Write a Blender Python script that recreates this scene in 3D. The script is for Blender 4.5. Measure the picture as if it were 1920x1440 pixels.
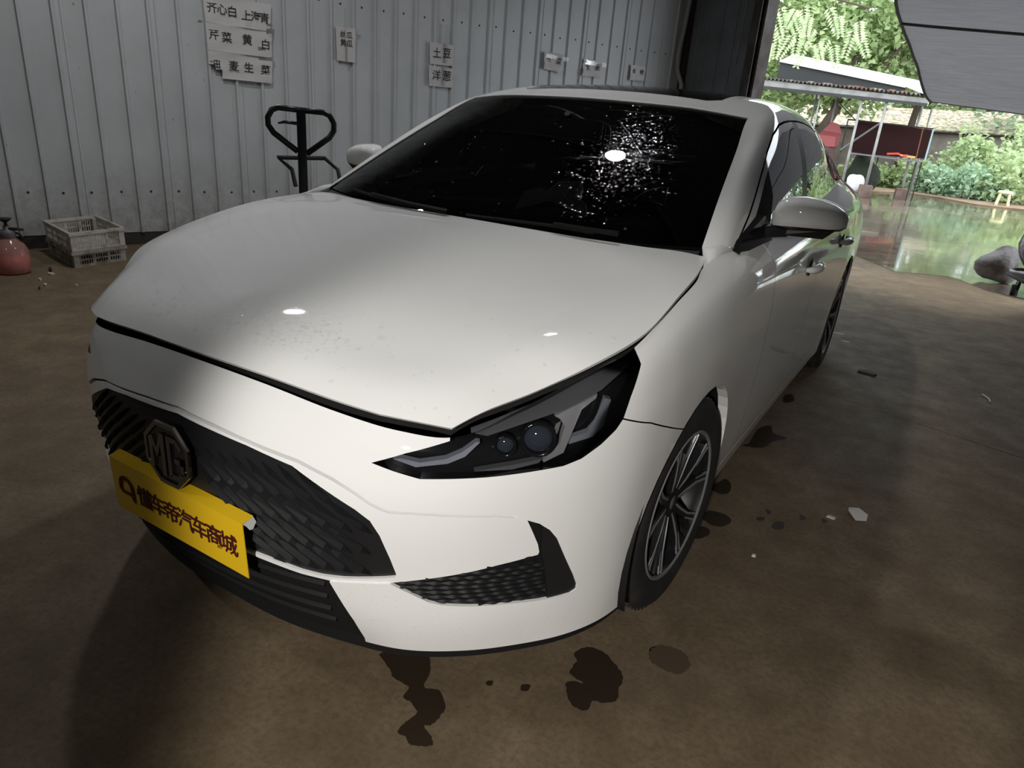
import bpy, bmesh, math, random
import numpy as np
from mathutils import Vector, Matrix
random.seed(7)
PI = math.pi
scene = bpy.context.scene
for o in list(bpy.data.objects): bpy.data.objects.remove(o, do_unlink=True)
C = scene.collection

# ------------------------------------------------------------------ camera
CAM = dict(f=1320.8, loc=(1.2726, -1.7716, 1.3350), yaw=-29.255, pitch=21.481, roll=4.541)
def set_camera():
    cd = bpy.data.cameras.new('camera'); co = bpy.data.objects.new('camera', cd); C.objects.link(co)
    cd.sensor_fit = 'HORIZONTAL'; cd.sensor_width = 36; cd.lens = CAM['f'] * 36 / 1920
    cd.clip_start = .05; cd.clip_end = 400
    y, p, r = (math.radians(CAM[k]) for k in ('yaw', 'pitch', 'roll'))
    fw = Vector((math.sin(y)*math.cos(p), math.cos(y)*math.cos(p), -math.sin(p)))
    r0 = Vector((math.cos(y), -math.sin(y), 0)); u0 = r0.cross(fw)
    ri = math.cos(r)*r0 + math.sin(r)*u0; up = ri.cross(fw)
    m = Matrix((ri, up, -fw)).transposed().to_4x4(); m.translation = CAM['loc']
    co.matrix_world = m
    scene.camera = co
set_camera()

# ------------------------------------------------------------------ daylight (overcast, outside the shed) and exposure
w = bpy.data.worlds.new('sky'); scene.world = w; w.use_nodes = True
nt = w.node_tree; nt.nodes.clear()
bg = nt.nodes.new('ShaderNodeBackground'); wo = nt.nodes.new('ShaderNodeOutputWorld')
bg.inputs['Color'].default_value = (.86, .93, 1, 1); bg.inputs['Strength'].default_value = 3.9
nt.links.new(bg.outputs[0], wo.inputs[0])
def area_or_spot(kind, name, loc, target, power, color, **k):
    l = bpy.data.lights.new(name, kind); l.energy = power; l.color = color
    for a, b in k.items(): setattr(l, a, b)
    o = bpy.data.objects.new(name, l); C.objects.link(o); o.location = loc
    o.rotation_euler = (Vector(target) - Vector(loc)).to_track_quat('-Z', 'Y').to_euler()
    return o
sun = area_or_spot('SUN', 'hazy_sun', (4, 18, 12), (1, 14, 0), 2.4, (1, .97, .9), angle=math.radians(12))
vs = scene.view_settings
vs.view_transform = 'Standard'; vs.look = 'None'; vs.gamma = 1; vs.use_curve_mapping = False
vs.exposure = 0.0
# ------------------------------------------------------------------ helpers
MATS = {}
def mat(name, col, rough=.5, metal=0, coat=0, coat_rough=.03, spec=.5, noise=None, bump=None, alpha=None, trans=0, emit=None, emit_s=0, sheen=0, ior=1.45):
    """procedural principled material; noise = (colour2, scale, lo, hi[, detail]), bump = (scale, strength, distance)"""
    if name in MATS: return MATS[name]
    m = bpy.data.materials.new(name); m.use_nodes = True; MATS[name] = m
    n = m.node_tree; b = n.nodes['Principled BSDF']
    b.inputs['Base Color'].default_value = (*col, 1); b.inputs['Roughness'].default_value = rough
    b.inputs['Metallic'].default_value = metal; b.inputs['Coat Weight'].default_value = coat
    b.inputs['Coat Roughness'].default_value = coat_rough; b.inputs['Specular IOR Level'].default_value = spec
    b.inputs['Transmission Weight'].default_value = trans; b.inputs['IOR'].default_value = ior
    if emit: b.inputs['Emission Color'].default_value = (*emit, 1); b.inputs['Emission Strength'].default_value = emit_s
    if noise or bump: tc = n.nodes.new('ShaderNodeTexCoord')
    if noise:
        c2, sc, lo, hi = noise[:4]
        nz = n.nodes.new('ShaderNodeTexNoise'); nz.inputs['Scale'].default_value = sc; nz.inputs['Detail'].default_value = noise[4] if len(noise) > 4 else 6
        rp = n.nodes.new('ShaderNodeValToRGB'); rp.color_ramp.elements[0].position = lo; rp.color_ramp.elements[1].position = hi
        rp.color_ramp.elements[0].color = (*col, 1); rp.color_ramp.elements[1].color = (*c2, 1)
        n.links.new(tc.outputs['Object'], nz.inputs['Vector']); n.links.new(nz.outputs['Fac'], rp.inputs[0]); n.links.new(rp.outputs[0], b.inputs['Base Color'])
    if bump:
        nb = n.nodes.new('ShaderNodeTexNoise'); nb.inputs['Scale'].default_value = bump[0]; nb.inputs['Detail'].default_value = 5
        bp = n.nodes.new('ShaderNodeBump'); bp.inputs['Strength'].default_value = bump[1]; bp.inputs['Distance'].default_value = bump[2]
        n.links.new(tc.outputs['Object'], nb.inputs['Vector']); n.links.new(nb.outputs['Fac'], bp.inputs['Height']); n.links.new(bp.outputs[0], b.inputs['Normal'])
    return m

def tint_glass(name, tint, rough=.0, ior=1.5, const=None):
    """thin pane: see-through with a tint plus a mirror reflection that grows at grazing angles"""
    if name in MATS: return MATS[name]
    m = bpy.data.materials.new(name); m.use_nodes = True; MATS[name] = m
    n = m.node_tree; n.nodes.clear()
    o = n.nodes.new('ShaderNodeOutputMaterial'); mx = n.nodes.new('ShaderNodeMixShader'); t = n.nodes.new('ShaderNodeBsdfTransparent')
    g = n.nodes.new('ShaderNodeBsdfGlossy'); f = n.nodes.new('ShaderNodeFresnel')
    f.inputs['IOR'].default_value = ior; g.inputs['Roughness'].default_value = rough; t.inputs['Color'].default_value = (*tint, 1)
    mx.inputs[0].default_value = const or .05
    if const is None: n.links.new(f.outputs[0], mx.inputs[0])
    n.links.new(t.outputs[0], mx.inputs[1]); n.links.new(g.outputs[0], mx.inputs[2]); n.links.new(mx.outputs[0], o.inputs[0])
    return m

def empty(name, loc=(0, 0, 0), rot=(0, 0, 0), parent=None):
    o = bpy.data.objects.new(name, None); C.objects.link(o); o.location = loc; o.rotation_euler = rot; o.empty_display_size = .1
    if parent: o.parent = parent
    return o
def tag(o, label=None, cat=None, group=None, kind=None):
    if label: o['label'] = label
    if cat: o['category'] = cat
    if group: o['group'] = group
    if kind: o['kind'] = kind
    return o
def mk(name, V, F, m, parent=None, normals=None, smooth=True, angle=None):
    """one mesh object from vertex and face lists"""
    me = bpy.data.meshes.new(name)
    me.from_pydata([tuple(map(float, v)) for v in V], [], [tuple(int(i) for i in f) for f in F])
    me.validate(clean_customdata=False)
    if smooth: me.polygons.foreach_set('use_smooth', [True]*len(me.polygons))
    if normals is not None and len(normals) == len(me.vertices): me.normals_split_custom_set_from_vertices([tuple(map(float, x)) for x in normals])
    elif angle is not None: me.set_sharp_from_angle(angle=math.radians(angle))
    me.materials.append(m if not isinstance(m, str) else MATS[m])
    me.update()
    o = bpy.data.objects.new(name, me); C.objects.link(o)
    if parent: o.parent = parent
    return o
class MB:
    """collects boxes, tubes, lathes and prisms into ONE mesh"""
    def __init__(s): s.V = []; s.F = []
    def add(s, V, F):
        k = len(s.V); s.V += [tuple(v) for v in V]; s.F += [tuple(i+k for i in f) for f in F]; return s
    def box(s, c, size, rot=None, bev=0):
        hx, hy, hz = (v/2 for v in size)
        bm = bmesh.new(); bmesh.ops.create_cube(bm, size=1)
        for v in bm.verts: v.co = Vector((v.co.x*size[0], v.co.y*size[1], v.co.z*size[2]))
        if bev: bmesh.ops.bevel(bm, geom=bm.edges[:], offset=bev, segments=2, affect='EDGES', profile=.5)
        if rot is not None:
            R = rot if isinstance(rot, Matrix) else Matrix.Rotation(rot, 3, 'Z')
            for v in bm.verts: v.co = R @ v.co
        for v in bm.verts: v.co += Vector(c)
        s.bm(bm); return s
    def bm(s, bm):
        bm.verts.index_update(); k = len(s.V)
        s.V += [tuple(v.co) for v in bm.verts]; s.F += [tuple(v.index+k for v in f.verts) for f in bm.faces]; bm.free(); return s
    def tube(s, pts, r, n=8, cap=True):
        pts = [Vector(p) for p in pts]; rr = r if isinstance(r, (list, tuple)) else [r]*len(pts)
        k = len(s.V); ref = None
        for i, p in enumerate(pts):
            t = (pts[min(i+1, len(pts)-1)] - pts[max(i-1, 0)]).normalized()
            if ref is None: ref = t.orthogonal().normalized()
            a = (ref - t*ref.dot(t)); a = a.normalized() if a.length > 1e-6 else t.orthogonal().normalized(); ref = a; b = t.cross(a)
            for j in range(n):
                q = 2*PI*j/n; s.V.append(tuple(p + (a*math.cos(q)+b*math.sin(q))*rr[i]))
        for i in range(len(pts)-1):
            for j in range(n):
                s.F.append((k+i*n+j, k+i*n+(j+1) % n, k+(i+1)*n+(j+1) % n, k+(i+1)*n+j))
        if cap: s.F.append(tuple(k+j for j in range(n))[::-1]); s.F.append(tuple(k+(len(pts)-1)*n+j for j in range(n)))
        return s
    def lathe(s, prof, n=32, axis='Z', c=(0, 0, 0), closed=False):
        k = len(s.V); m = len(prof)
        for j in range(n):
            q = 2*PI*j/n
            for r, h in prof:
                p = (r*math.cos(q), r*math.sin(q), h)
                if axis == 'X': p = (h, p[0], p[1])
                if axis == 'Y': p = (p[0], h, p[1])
                s.V.append((p[0]+c[0], p[1]+c[1], p[2]+c[2]))
        for j in range(n):
            for i in range(m if closed else m-1):
                s.F.append((k+j*m+i, k+((j+1) % n)*m+i, k+((j+1) % n)*m+(i+1) % m, k+j*m+(i+1) % m))
        return s
    def prism(s, poly, d, O=(0, 0, 0), U=(1, 0, 0), Vv=(0, 0, 1)):
        """2-D polygon in the plane (O,U,V), extruded by the vector d"""
        O, U, Vv, d = Vector(O), Vector(U), Vector(Vv), Vector(d); n = len(poly)
        A = [O+U*a+Vv*b for a, b in poly]; k = len(s.V)
        s.V += [tuple(p) for p in A] + [tuple(p+d) for p in A]
        s.F += [tuple(k+i for i in range(n))[::-1], tuple(k+n+i for i in range(n))] + [(k+i, k+(i+1) % n, k+n+(i+1) % n, k+n+i) for i in range(n)]
        return s
    def build(s, name, m, parent=None, smooth=False, angle=40):
        o = mk(name, s.V, s.F, m, parent, smooth=True, angle=angle if not smooth else None)
        bm = bmesh.new(); bm.from_mesh(o.data); bmesh.ops.recalc_face_normals(bm, faces=bm.faces[:]); bm.to_mesh(o.data); bm.free()
        if not smooth: o.data.set_sharp_from_angle(angle=math.radians(angle))
        return o
def text_mesh(name, body, size, m, parent=None, depth=.0008, align='CENTER', bold=0):
    """flat lettering as a thin mesh in the XY plane"""
    cu = bpy.data.curves.new(name, 'FONT'); cu.body = body; cu.size = size; cu.align_x = align; cu.align_y = 'CENTER'; cu.extrude = depth; cu.resolution_u = 3; cu.offset = bold
    t = bpy.data.objects.new(name+'_tmp', cu); C.objects.link(t)
    dg = bpy.context.evaluated_depsgraph_get(); me = bpy.data.meshes.new_from_object(t.evaluated_get(dg)); me.name = name
    bpy.data.objects.remove(t, do_unlink=True); bpy.data.curves.remove(cu)
    me.materials.clear(); me.materials.append(m)
    o = bpy.data.objects.new(name, me); C.objects.link(o)
    if parent: o.parent = parent
    return o
def copy_tree(o, parent=None):
    c = o.copy(); C.objects.link(c); c.parent = parent
    for ch in list(o.children): copy_tree(ch, c)
    return c

# --- trimmed surfaces: a dense grid is cut along outlines, then split into panels
def grid_bm(A, tagf=None, flip=False):
    n0, n1 = A.shape[:2]
    du = np.gradient(A, axis=0); dv = np.gradient(A, axis=1); N = np.cross(du, dv)
    N /= np.linalg.norm(N, axis=2, keepdims=True) + 1e-12
    if flip: N = -N
    N[np.abs(A[..., 0]) < 1e-5, 0] = 0
    bm = bmesh.new(); ln = bm.verts.layers.float_vector.new('n'); lr = bm.faces.layers.int.new('r')
    vs_ = []
    for i in range(n0):
        for j in range(n1):
            v = bm.verts.new(A[i, j]); v[ln] = N[i, j]; vs_.append(v)
    for i in range(n0-1):
        for j in range(n1-1):
            q = (vs_[i*n1+j], vs_[(i+1)*n1+j], vs_[(i+1)*n1+j+1], vs_[i*n1+j+1])
            f = bm.faces.new(q[::-1] if flip else q)
            if tagf: f[lr] = tagf(i, j)
    return bm
def in_poly(p, poly):
    x, y = p; c = False; j = len(poly)-1
    for i in range(len(poly)):
        xi, yi = poly[i]; xj, yj = poly[j]
        if (yi > y) != (yj > y) and x < (xj-xi)*(y-yi)/(yj-yi)+xi: c = not c
        j = i
    return c
def cut(bm, poly, U, Vv, tagv, filt=None, only=None):
    """cut the surface along a closed outline (coordinates along U and V) and tag the faces inside; tagv None deletes them"""
    U, Vv = Vector(U), Vector(Vv); lr = bm.faces.layers.int['r']
    xs = [p[0] for p in poly]; ys = [p[1] for p in poly]; m = .03
    x0, x1, y0, y1 = min(xs)-m, max(xs)+m, min(ys)-m, max(ys)+m
    cand = set()
    for f in bm.faces:
        c = f.calc_center_median()
        if x0 < c.dot(U) < x1 and y0 < c.dot(Vv) < y1 and (filt is None or filt(c)) and (only is None or f[lr] in only): cand.add(f)
    for i in range(len(poly)):
        a, b = poly[i], poly[(i+1) % len(poly)]
        if abs(a[0]-b[0])+abs(a[1]-b[1]) < 1e-6: continue
        e = 1e-4
        lx, hx, ly, hy = min(a[0], b[0])-e, max(a[0], b[0])+e, min(a[1], b[1])-e, max(a[1], b[1])+e
        sub = []
        for f in cand:
            cs = [(v.co.dot(U), v.co.dot(Vv)) for v in f.verts]
            if max(c[0] for c in cs) < lx or min(c[0] for c in cs) > hx or max(c[1] for c in cs) < ly or min(c[1] for c in cs) > hy: continue
            sub.append(f)
        if not sub: continue
        geom = set(sub)
        for f in sub: geom.update(f.edges); geom.update(f.verts)
        no = -(b[1]-a[1])*U + (b[0]-a[0])*Vv
        if no.length < 1e-9: continue
        res = bmesh.ops.bisect_plane(bm, geom=list(geom), dist=1e-5, plane_co=U*a[0]+Vv*a[1]+U.cross(Vv)*0, plane_no=no.normalized())
        cand.difference_update(sub)
        cand.update(g for g in res['geom'] if isinstance(g, bmesh.types.BMFace) and g.is_valid)
        cand = {f for f in cand if f.is_valid}
    ins = []
    for f in bm.faces:
        c = f.calc_center_median()
        if not (x0 < c.dot(U) < x1 and y0 < c.dot(Vv) < y1) or (filt and not filt(c)) or (only and f[lr] not in only): continue
        if in_poly((c.dot(U), c.dot(Vv)), poly): ins.append(f)
    if tagv is None: bmesh.ops.delete(bm, geom=ins, context='FACES')
    else:
        for f in ins: f[lr] = tagv
def strip(line, w_):
    """closed thin outline around an open polyline: a shut line"""
    L, R_ = [], []
    for i, p in enumerate(line):
        a = line[max(i-1, 0)]; b = line[min(i+1, len(line)-1)]
        dx, dy = b[0]-a[0], b[1]-a[1]; l = math.hypot(dx, dy); nx, ny = -dy/l*w_/2, dx/l*w_/2
        L.append((p[0]+nx, p[1]+ny)); R_.append((p[0]-nx, p[1]-ny))
    return L + R_[::-1]
def extract(bm, tags):
    lr = bm.faces.layers.int['r']; ln = bm.verts.layers.float_vector['n']; ids = {}; V = []; N = []; F = []
    for f in bm.faces:
        if f[lr] in tags:
            q = []
            for v in f.verts:
                if v not in ids: ids[v] = len(V); V.append(tuple(v.co)); N.append(tuple(v[ln]))
                q.append(ids[v])
            F.append(q)
    return np.array(V).reshape(-1, 3), np.array(N).reshape(-1, 3), F
def mirror(VNF):
    V, N, F = VNF; s = np.array([-1, 1, 1]); return V*s, N*s, [f[::-1] for f in F]
def join(*L):
    V = np.concatenate([l[0] for l in L]); N = np.concatenate([l[1] for l in L]); F = []; k = 0
    for l in L: F += [[i+k for i in f] for f in l[2]]; k += len(l[0])
    return V, N, F
def offset(VNF, d):
    V, N, F = VNF; N2 = N/(np.linalg.norm(N, axis=1, keepdims=True)+1e-9); return V - N2*d, N, F
def walls(VNF, th, seam=True, skip=None):
    """give a panel its turned-in edges"""
    V, N, F = VNF; cnt = {}
    for f in F:
        for a, b in zip(f, f[1:]+f[:1]): cnt.setdefault((min(a, b), max(a, b)), []).append((a, b))
    nV = [tuple(v) for v in V]; nN = [tuple(x) for x in N]; nF = [list(f) for f in F]
    for k, l in cnt.items():
        if len(l) != 1: continue
        a, b = l[0]
        if seam and abs(V[a][0]) < 1e-4 and abs(V[b][0]) < 1e-4: continue
        if skip and skip((V[a]+V[b])/2): continue
        p, q = V[a], V[b]; r, s_ = p-N[a]*th, q-N[b]*th
        e = q-p; wn = np.cross(e, (N[a]+N[b])/2); L = np.linalg.norm(wn)
        if L < 1e-9: continue
        wn = wn/L; i = len(nV)
        nV += [tuple(p), tuple(q), tuple(s_), tuple(r)]; nN += [tuple(wn)]*4; nF.append([i+1, i, i+3, i+2])
    return np.array(nV), np.array(nN), nF
def panel(name, VNF, m, parent, th=.02, **k):
    W_ = walls(VNF, th, **k) if th else VNF
    return mk(name, W_[0], W_[2], m, parent, normals=W_[1])
# ------------------------------------------------------------------ the shed
e1, e2 = Vector((.9208, -.3896, 0)), Vector((.3896, .9208, 0))      # across / along the shed
W0 = Vector((-4.7, 1.35, 0))                                         # a point on the left wall
def shed(s, a, z=0): return W0 + e2*s + e1*a + Vector((0, 0, z))
CORNER = 6.98; ROOFZ = 4.3; WIDE = 9.2; BACK = -7.5

def node_mat(name, build, rough=.6):
    m = bpy.data.materials.new(name); m.use_nodes = True; MATS[name] = m
    build(m.node_tree, m.node_tree.nodes['Principled BSDF']); return m
def N_(n, kind, **k):
    x = n.nodes.new(kind)
    for a, b in k.items():
        if a in x.inputs: x.inputs[a].default_value = b
        else: setattr(x, a, b)
    return x
def ramp(n, src, stops):
    r = n.nodes.new('ShaderNodeValToRGB'); el = r.color_ramp.elements
    while len(el) < len(stops): el.new(.5)
    for e, (p, c) in zip(el, stops): e.position = p; e.color = c if len(c) == 4 else (*c, 1)
    n.links.new(src, r.inputs[0]); return r.outputs[0]
def mixc(n, f, a, b, t='MIX'):
    x = n.nodes.new('ShaderNodeMix'); x.data_type = 'RGBA'; x.blend_type = t
    for s, i in ((f, 0), (a, 6), (b, 7)):
        if hasattr(s, 'is_output'): n.links.new(s, x.inputs[i])
        elif i == 0: x.inputs[0].default_value = s
        else: x.inputs[i].default_value = (*s, 1)
    return x.outputs[2]
def concrete(n, b):
    tc = N_(n, 'ShaderNodeTexCoord').outputs['Object']
    big = N_(n, 'ShaderNodeTexNoise', Scale=.9, Detail=5.0, Roughness=.6); mid = N_(n, 'ShaderNodeTexNoise', Scale=5.0, Detail=9.0, Roughness=.68); fine = N_(n, 'ShaderNodeTexNoise', Scale=60.0, Detail=7.0, Roughness=.7)
    spot = N_(n, 'ShaderNodeTexVoronoi', Scale=7.0)
    for x in (big, mid, fine, spot): n.links.new(tc, x.inputs['Vector'])
    c1 = ramp(n, mid.outputs['Fac'], [(.28, (.105, .076, .045)), (.5, (.160, .117, .070)), (.72, (.225, .172, .110))])
    c2 = mixc(n, ramp(n, big.outputs['Fac'], [(.35, (.55, .55, .55)), (.65, (0, 0, 0))]), c1, (.105, .079, .052))
    c3 = mixc(n, ramp(n, fine.outputs['Fac'], [(.35, (.45, .45, .45)), (.56, (0, 0, 0))]), c2, (.062, .046, .034))
    c4 = mixc(n, ramp(n, fine.outputs['Fac'], [(.66, (0, 0, 0)), (.8, (.4, .4, .4))]), c3, (.24, .20, .155))
    n.links.new(c4, b.inputs['Base Color'])
    n.links.new(ramp(n, mid.outputs['Fac'], [(.3, (.75,)*3), (.7, (.55,)*3)]), b.inputs['Roughness']); b.inputs['Specular IOR Level'].default_value = .25
    bp = N_(n, 'ShaderNodeBump', Strength=.25, Distance=.004); n.links.new(fine.outputs['Fac'], bp.inputs['Height']); n.links.new(bp.outputs[0], b.inputs['Normal'])
node_mat('concrete', concrete)
def wetground(n, b):
    tc = N_(n, 'ShaderNodeTexCoord').outputs['Object']
    a = N_(n, 'ShaderNodeTexNoise', Scale=.55, Detail=6.0, Roughness=.6); f = N_(n, 'ShaderNodeTexNoise', Scale=12.0, Detail=8.0)
    for x in (a, f): n.links.new(tc, x.inputs['Vector'])
    c = ramp(n, f.outputs['Fac'], [(.3, (.13, .10, .075)), (.7, (.22, .18, .14))])
    n.links.new(c, b.inputs['Base Color']); n.links.new(ramp(n, a.outputs['Fac'], [(.40, (.06,)*3), (.58, (.30,)*3)]), b.inputs['Roughness'])
    b.inputs['Coat Weight'].default_value = .8; b.inputs['Coat Roughness'].default_value = .06
    w_ = N_(n, 'ShaderNodeTexNoise', Scale=3.0, Detail=3.0); n.links.new(tc, w_.inputs['Vector'])
    bp = N_(n, 'ShaderNodeBump', Strength=.12, Distance=.01); n.links.new(w_.outputs['Fac'], bp.inputs['Height']); n.links.new(bp.outputs[0], b.inputs['Normal']); n.links.new(bp.outputs[0], b.inputs['Coat Normal'])
node_mat('wet_concrete', wetground)
def sheet(n, b):
    tc = N_(n, 'ShaderNodeTexCoord').outputs['Object']; sp = N_(n, 'ShaderNodeSeparateXYZ'); n.links.new(tc, sp.inputs[0])
    a = N_(n, 'ShaderNodeTexNoise', Scale=2.2, Detail=6.0, Roughness=.62); f = N_(n, 'ShaderNodeTexNoise', Scale=14.0, Detail=8.0, Roughness=.7)
    mp = N_(n, 'ShaderNodeMapping'); mp.inputs['Scale'].default_value = (3.5, 3.5, .9); mp.inputs['Rotation'].default_value = (.5, .3, 0); n.links.new(tc, mp.inputs[0])
    sc = N_(n, 'ShaderNodeTexNoise', Scale=9.0, Detail=4.0, Distortion=.6); n.links.new(mp.outputs[0], sc.inputs['Vector'])
    for x in (a, f): n.links.new(tc, x.inputs['Vector'])
    base = ramp(n, a.outputs['Fac'], [(.3, (.41, .425, .435)), (.7, (.47, .485, .495))])
    hz = N_(n, 'ShaderNodeMapRange'); hz.inputs['From Min'].default_value = .75; hz.inputs['From Max'].default_value = .05; n.links.new(sp.outputs['Z'], hz.inputs['Value'])
    ml = N_(n, 'ShaderNodeMath', operation='MULTIPLY'); n.links.new(hz.outputs[0], ml.inputs[0]); n.links.new(ramp(n, f.outputs['Fac'], [(.35, (.15,)*3), (.7, (.95,)*3)]), ml.inputs[1])
    c = mixc(n, ml.outputs[0], base, (.20, .17, .14))
    c = mixc(n, ramp(n, sc.outputs['Fac'], [(.735, (0,)*3), (.76, (.7,)*3)]), c, (.06, .055, .05))
    n.links.new(c, b.inputs['Base Color']); b.inputs['Roughness'].default_value = .42; b.inputs['Metallic'].default_value = .0; b.inputs['Specular IOR Level'].default_value = .4
node_mat('sheet_metal', sheet)
mat('shaded_sheet', (.15, .16, .17), .5, noise=((.10, .105, .11), 3, .3, .7)); mat('post_brown', (.045, .032, .028), .6, noise=((.09, .08, .075), 6, .4, .7)); mat('steel_grey', (.22, .22, .225), .45, metal=.4)  # first sheet: shade of the back-lit end wall put into its colour
mat('beam_dark', (.03, .022, .018), .8); mat('roof_sheet', (.13, .135, .14), .7); mat('screw', (.02, .02, .02), .5)

# floor: two slabs with an open joint between them, a dark bed below
def slab2d(name, pts, z0, z1, m, parent=None):
    return MB().prism([(p[0], p[1]) for p in pts], (0, 0, z1-z0), (0, 0, z0), (1, 0, 0), (0, 1, 0)).build(name, m, parent)
floor = slab2d('floor', [(-16, -14), (14, -14), (14, 60), (-30, 60)], -.30, -.02, 'beam_dark'); tag(floor, kind='structure')
J0, J1 = Vector((.889, 2.261)), Vector((1.901, 1.979)); jd = (J1-J0).normalized(); jn = Vector((-jd.y, jd.x))*.004
A_, B_ = J0-jd*14, J0+jd*14
slab2d('floor_slab', [(A_-jn)[:], (B_-jn)[:], (14, -14), (-16, -14)], -.02, 0, 'concrete', floor)
slab2d('floor_slab', [(A_+jn)[:], (-20, 14), (-6, 30), (14, 30), (B_+jn)[:]], -.02, 0, 'concrete', floor)
wet = [(-1.2,8.2),(-.2,7.75),(.30,7.6),(.60,7.40),(.80,7.1),(1.06,6.72),(1.2,6.8),(1.36,6.88),(1.55,6.95),(1.66,6.85),(1.89,6.46),(2.3,6.3),(3.2,6.05),(4.6,5.4),(9,4.0),(14,4),(14,19.2),(6,17.6),(2.95,18.0),(2.0,18.0),(1.2,19.0),(.45,19.4),(-.2,18.2),(-1.5,18.6),(-5,19),(-14,22),(-14,12)]
slab2d('wet_yard', wet, -.019, .003, 'wet_concrete', floor)

def ribbed(name, s0, s1, z0, z1, m, frame, pitch=.215, phase=.127, parent=None, h=.022):
    """profiled steel sheet: flat with trapezoid ribs every pitch; frame(s, outwards, z) -> point"""
    prof = [(s0, 0)]; k = math.ceil((s0-phase)/pitch - 1e-6)
    while phase+k*pitch+.04 < s1:
        c = phase+k*pitch
        if c-.018 > s0: prof += [(c-.018, 0), (c-.009, h), (c+.009, h), (c+.018, 0), *([(c+.045, 0), (c+.052, .006), (c+.059, 0)] if k % 3 == 0 else [])]
        k += 1
    prof = [p for p in prof if p[0] < s1] + [(s1, 0)]; n = len(prof); zz = [z0, z1]
    V = [tuple(frame(s, o, z)) for z in zz for s, o in prof] + [tuple(frame(s, o-.004, z)) for z in zz for s, o in prof]
    F = [(i, i+1, n+i+1, n+i) for i in range(n-1)] + [(2*n+i+1, 2*n+i, 3*n+i, 3*n+i+1) for i in range(n-1)]
    F += [(0, n, 3*n, 2*n), (n-1, 3*n-1, 4*n-1, 2*n-1)]
    return MB().add(V, F).build(name, m, parent, angle=20)
lf = lambda s, o, z: shed(s, o, z)
wall_left = MB()
a, b_ = shed(BACK, -.06), shed(CORNER, -.06)
wl = MB().prism([(a.x, a.y), (b_.x, b_.y), (b_.x-e1.x*.08, b_.y-e1.y*.08), (a.x-e1.x*.08, a.y-e1.y*.08)], (0, 0, ROOFZ), (0, 0, 0), (1, 0, 0), (0, 1, 0)).build('wall_left', 'beam_dark'); tag(wl, kind='structure')
PW = .86; s = .127-.215*.5-PW*9
scr = MB().lathe([(.0001, .006), (.006, .004), (.007, 0)], 8, 'Z').V
scr_me = None
while s < CORNER-.01:
    p_ = ribbed('wall_panel', max(s, BACK), min(s+PW, CORNER), .105, ROOFZ, 'sheet_metal', lf, parent=wl)
    for k in range(4):
        for z in (.435, 2.075):
            ss = s+.2075+k*.215+random.uniform(-.012, .012)
            if not (-.6 < ss < CORNER-.1): continue
            if scr_me is None:
                o = MB().lathe([(.0001, .007), (.007, .005), (.010, 0)], 8, 'Z').build('wall_screw', 'screw', p_, smooth=True); scr_me = o.data
            else:
                o = bpy.data.objects.new('wall_screw', scr_me); C.objects.link(o); o.parent = p_
            o.matrix_local = Matrix.Translation(shed(ss, .001, z+random.uniform(-.008, .008))) @ e1.to_track_quat('Z', 'Y').to_matrix().to_4x4()
    s += PW
bb = MB(); R2 = Matrix((e2, e1, Vector((0, 0, 1)))).transposed()
bb.box(tuple(shed((BACK+CORNER)/2, -.03, .055)), (CORNER-BACK, .05, .11), R2); tag(bb.build('baseboard_left', 'beam_dark'), kind='structure')
# end wall beside the opening: shaded sheet leaf, steel post, lintel above
ef = lambda s, o, z: shed(CORNER-o, s, z)
we = MB(); R1 = Matrix((e1, e2, Vector((0, 0, 1)))).transposed()
we.box(tuple(shed(CORNER+.09, .52, ROOFZ/2)), (1.04, .06, ROOFZ), R1); we = we.build('wall_end', 'beam_dark'); tag(we, kind='structure')
ribbed('wall_panel', 0.02, 1.06, .02, ROOFZ, 'shaded_sheet', lambda s, o, z: ef(s, o-.03, z), .205, .12, we, .012)
pb = MB(); pb.box(tuple(shed(CORNER-.02, 1.10, ROOFZ/2)), (.012, .16, ROOFZ), R1); pb.box(tuple(shed(CORNER-.095, 1.10, ROOFZ/2)), (.10, .012, ROOFZ), R1); pb.box(tuple(shed(CORNER+.055, 1.10, ROOFZ/2)), (.10, .012, ROOFZ), R1); pb.box(tuple(shed(CORNER+.06, 1.165, ROOFZ/2)), (.03, .20, ROOFZ), R1)
tag(pb.build('trim_1', 'post_brown'), kind='structure')
cb_ = MB(); cb_.box(tuple(shed(CORNER+.06, -.02, ROOFZ/2)), (.20, .16, ROOFZ), R1); tag(cb_.build('trim_3', 'beam_dark'), kind='structure')
lb = MB(); lb.box(tuple(shed(CORNER+.05, (1.1+WIDE)/2, 3.65)), (WIDE-1.1, .08, 1.3), R1); tag(lb.build('trim_2', 'shaded_sheet'), kind='structure')
lb = MB(); lb.box(tuple(shed(CORNER+.05, (4.75+WIDE)/2, ROOFZ/2)), (WIDE-4.75, .06, ROOFZ), R1); tag(lb.build('added_front_wall', 'shaded_sheet'), kind='structure')  # unseen stretch added to narrow the opening and cut the sky light
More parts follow.
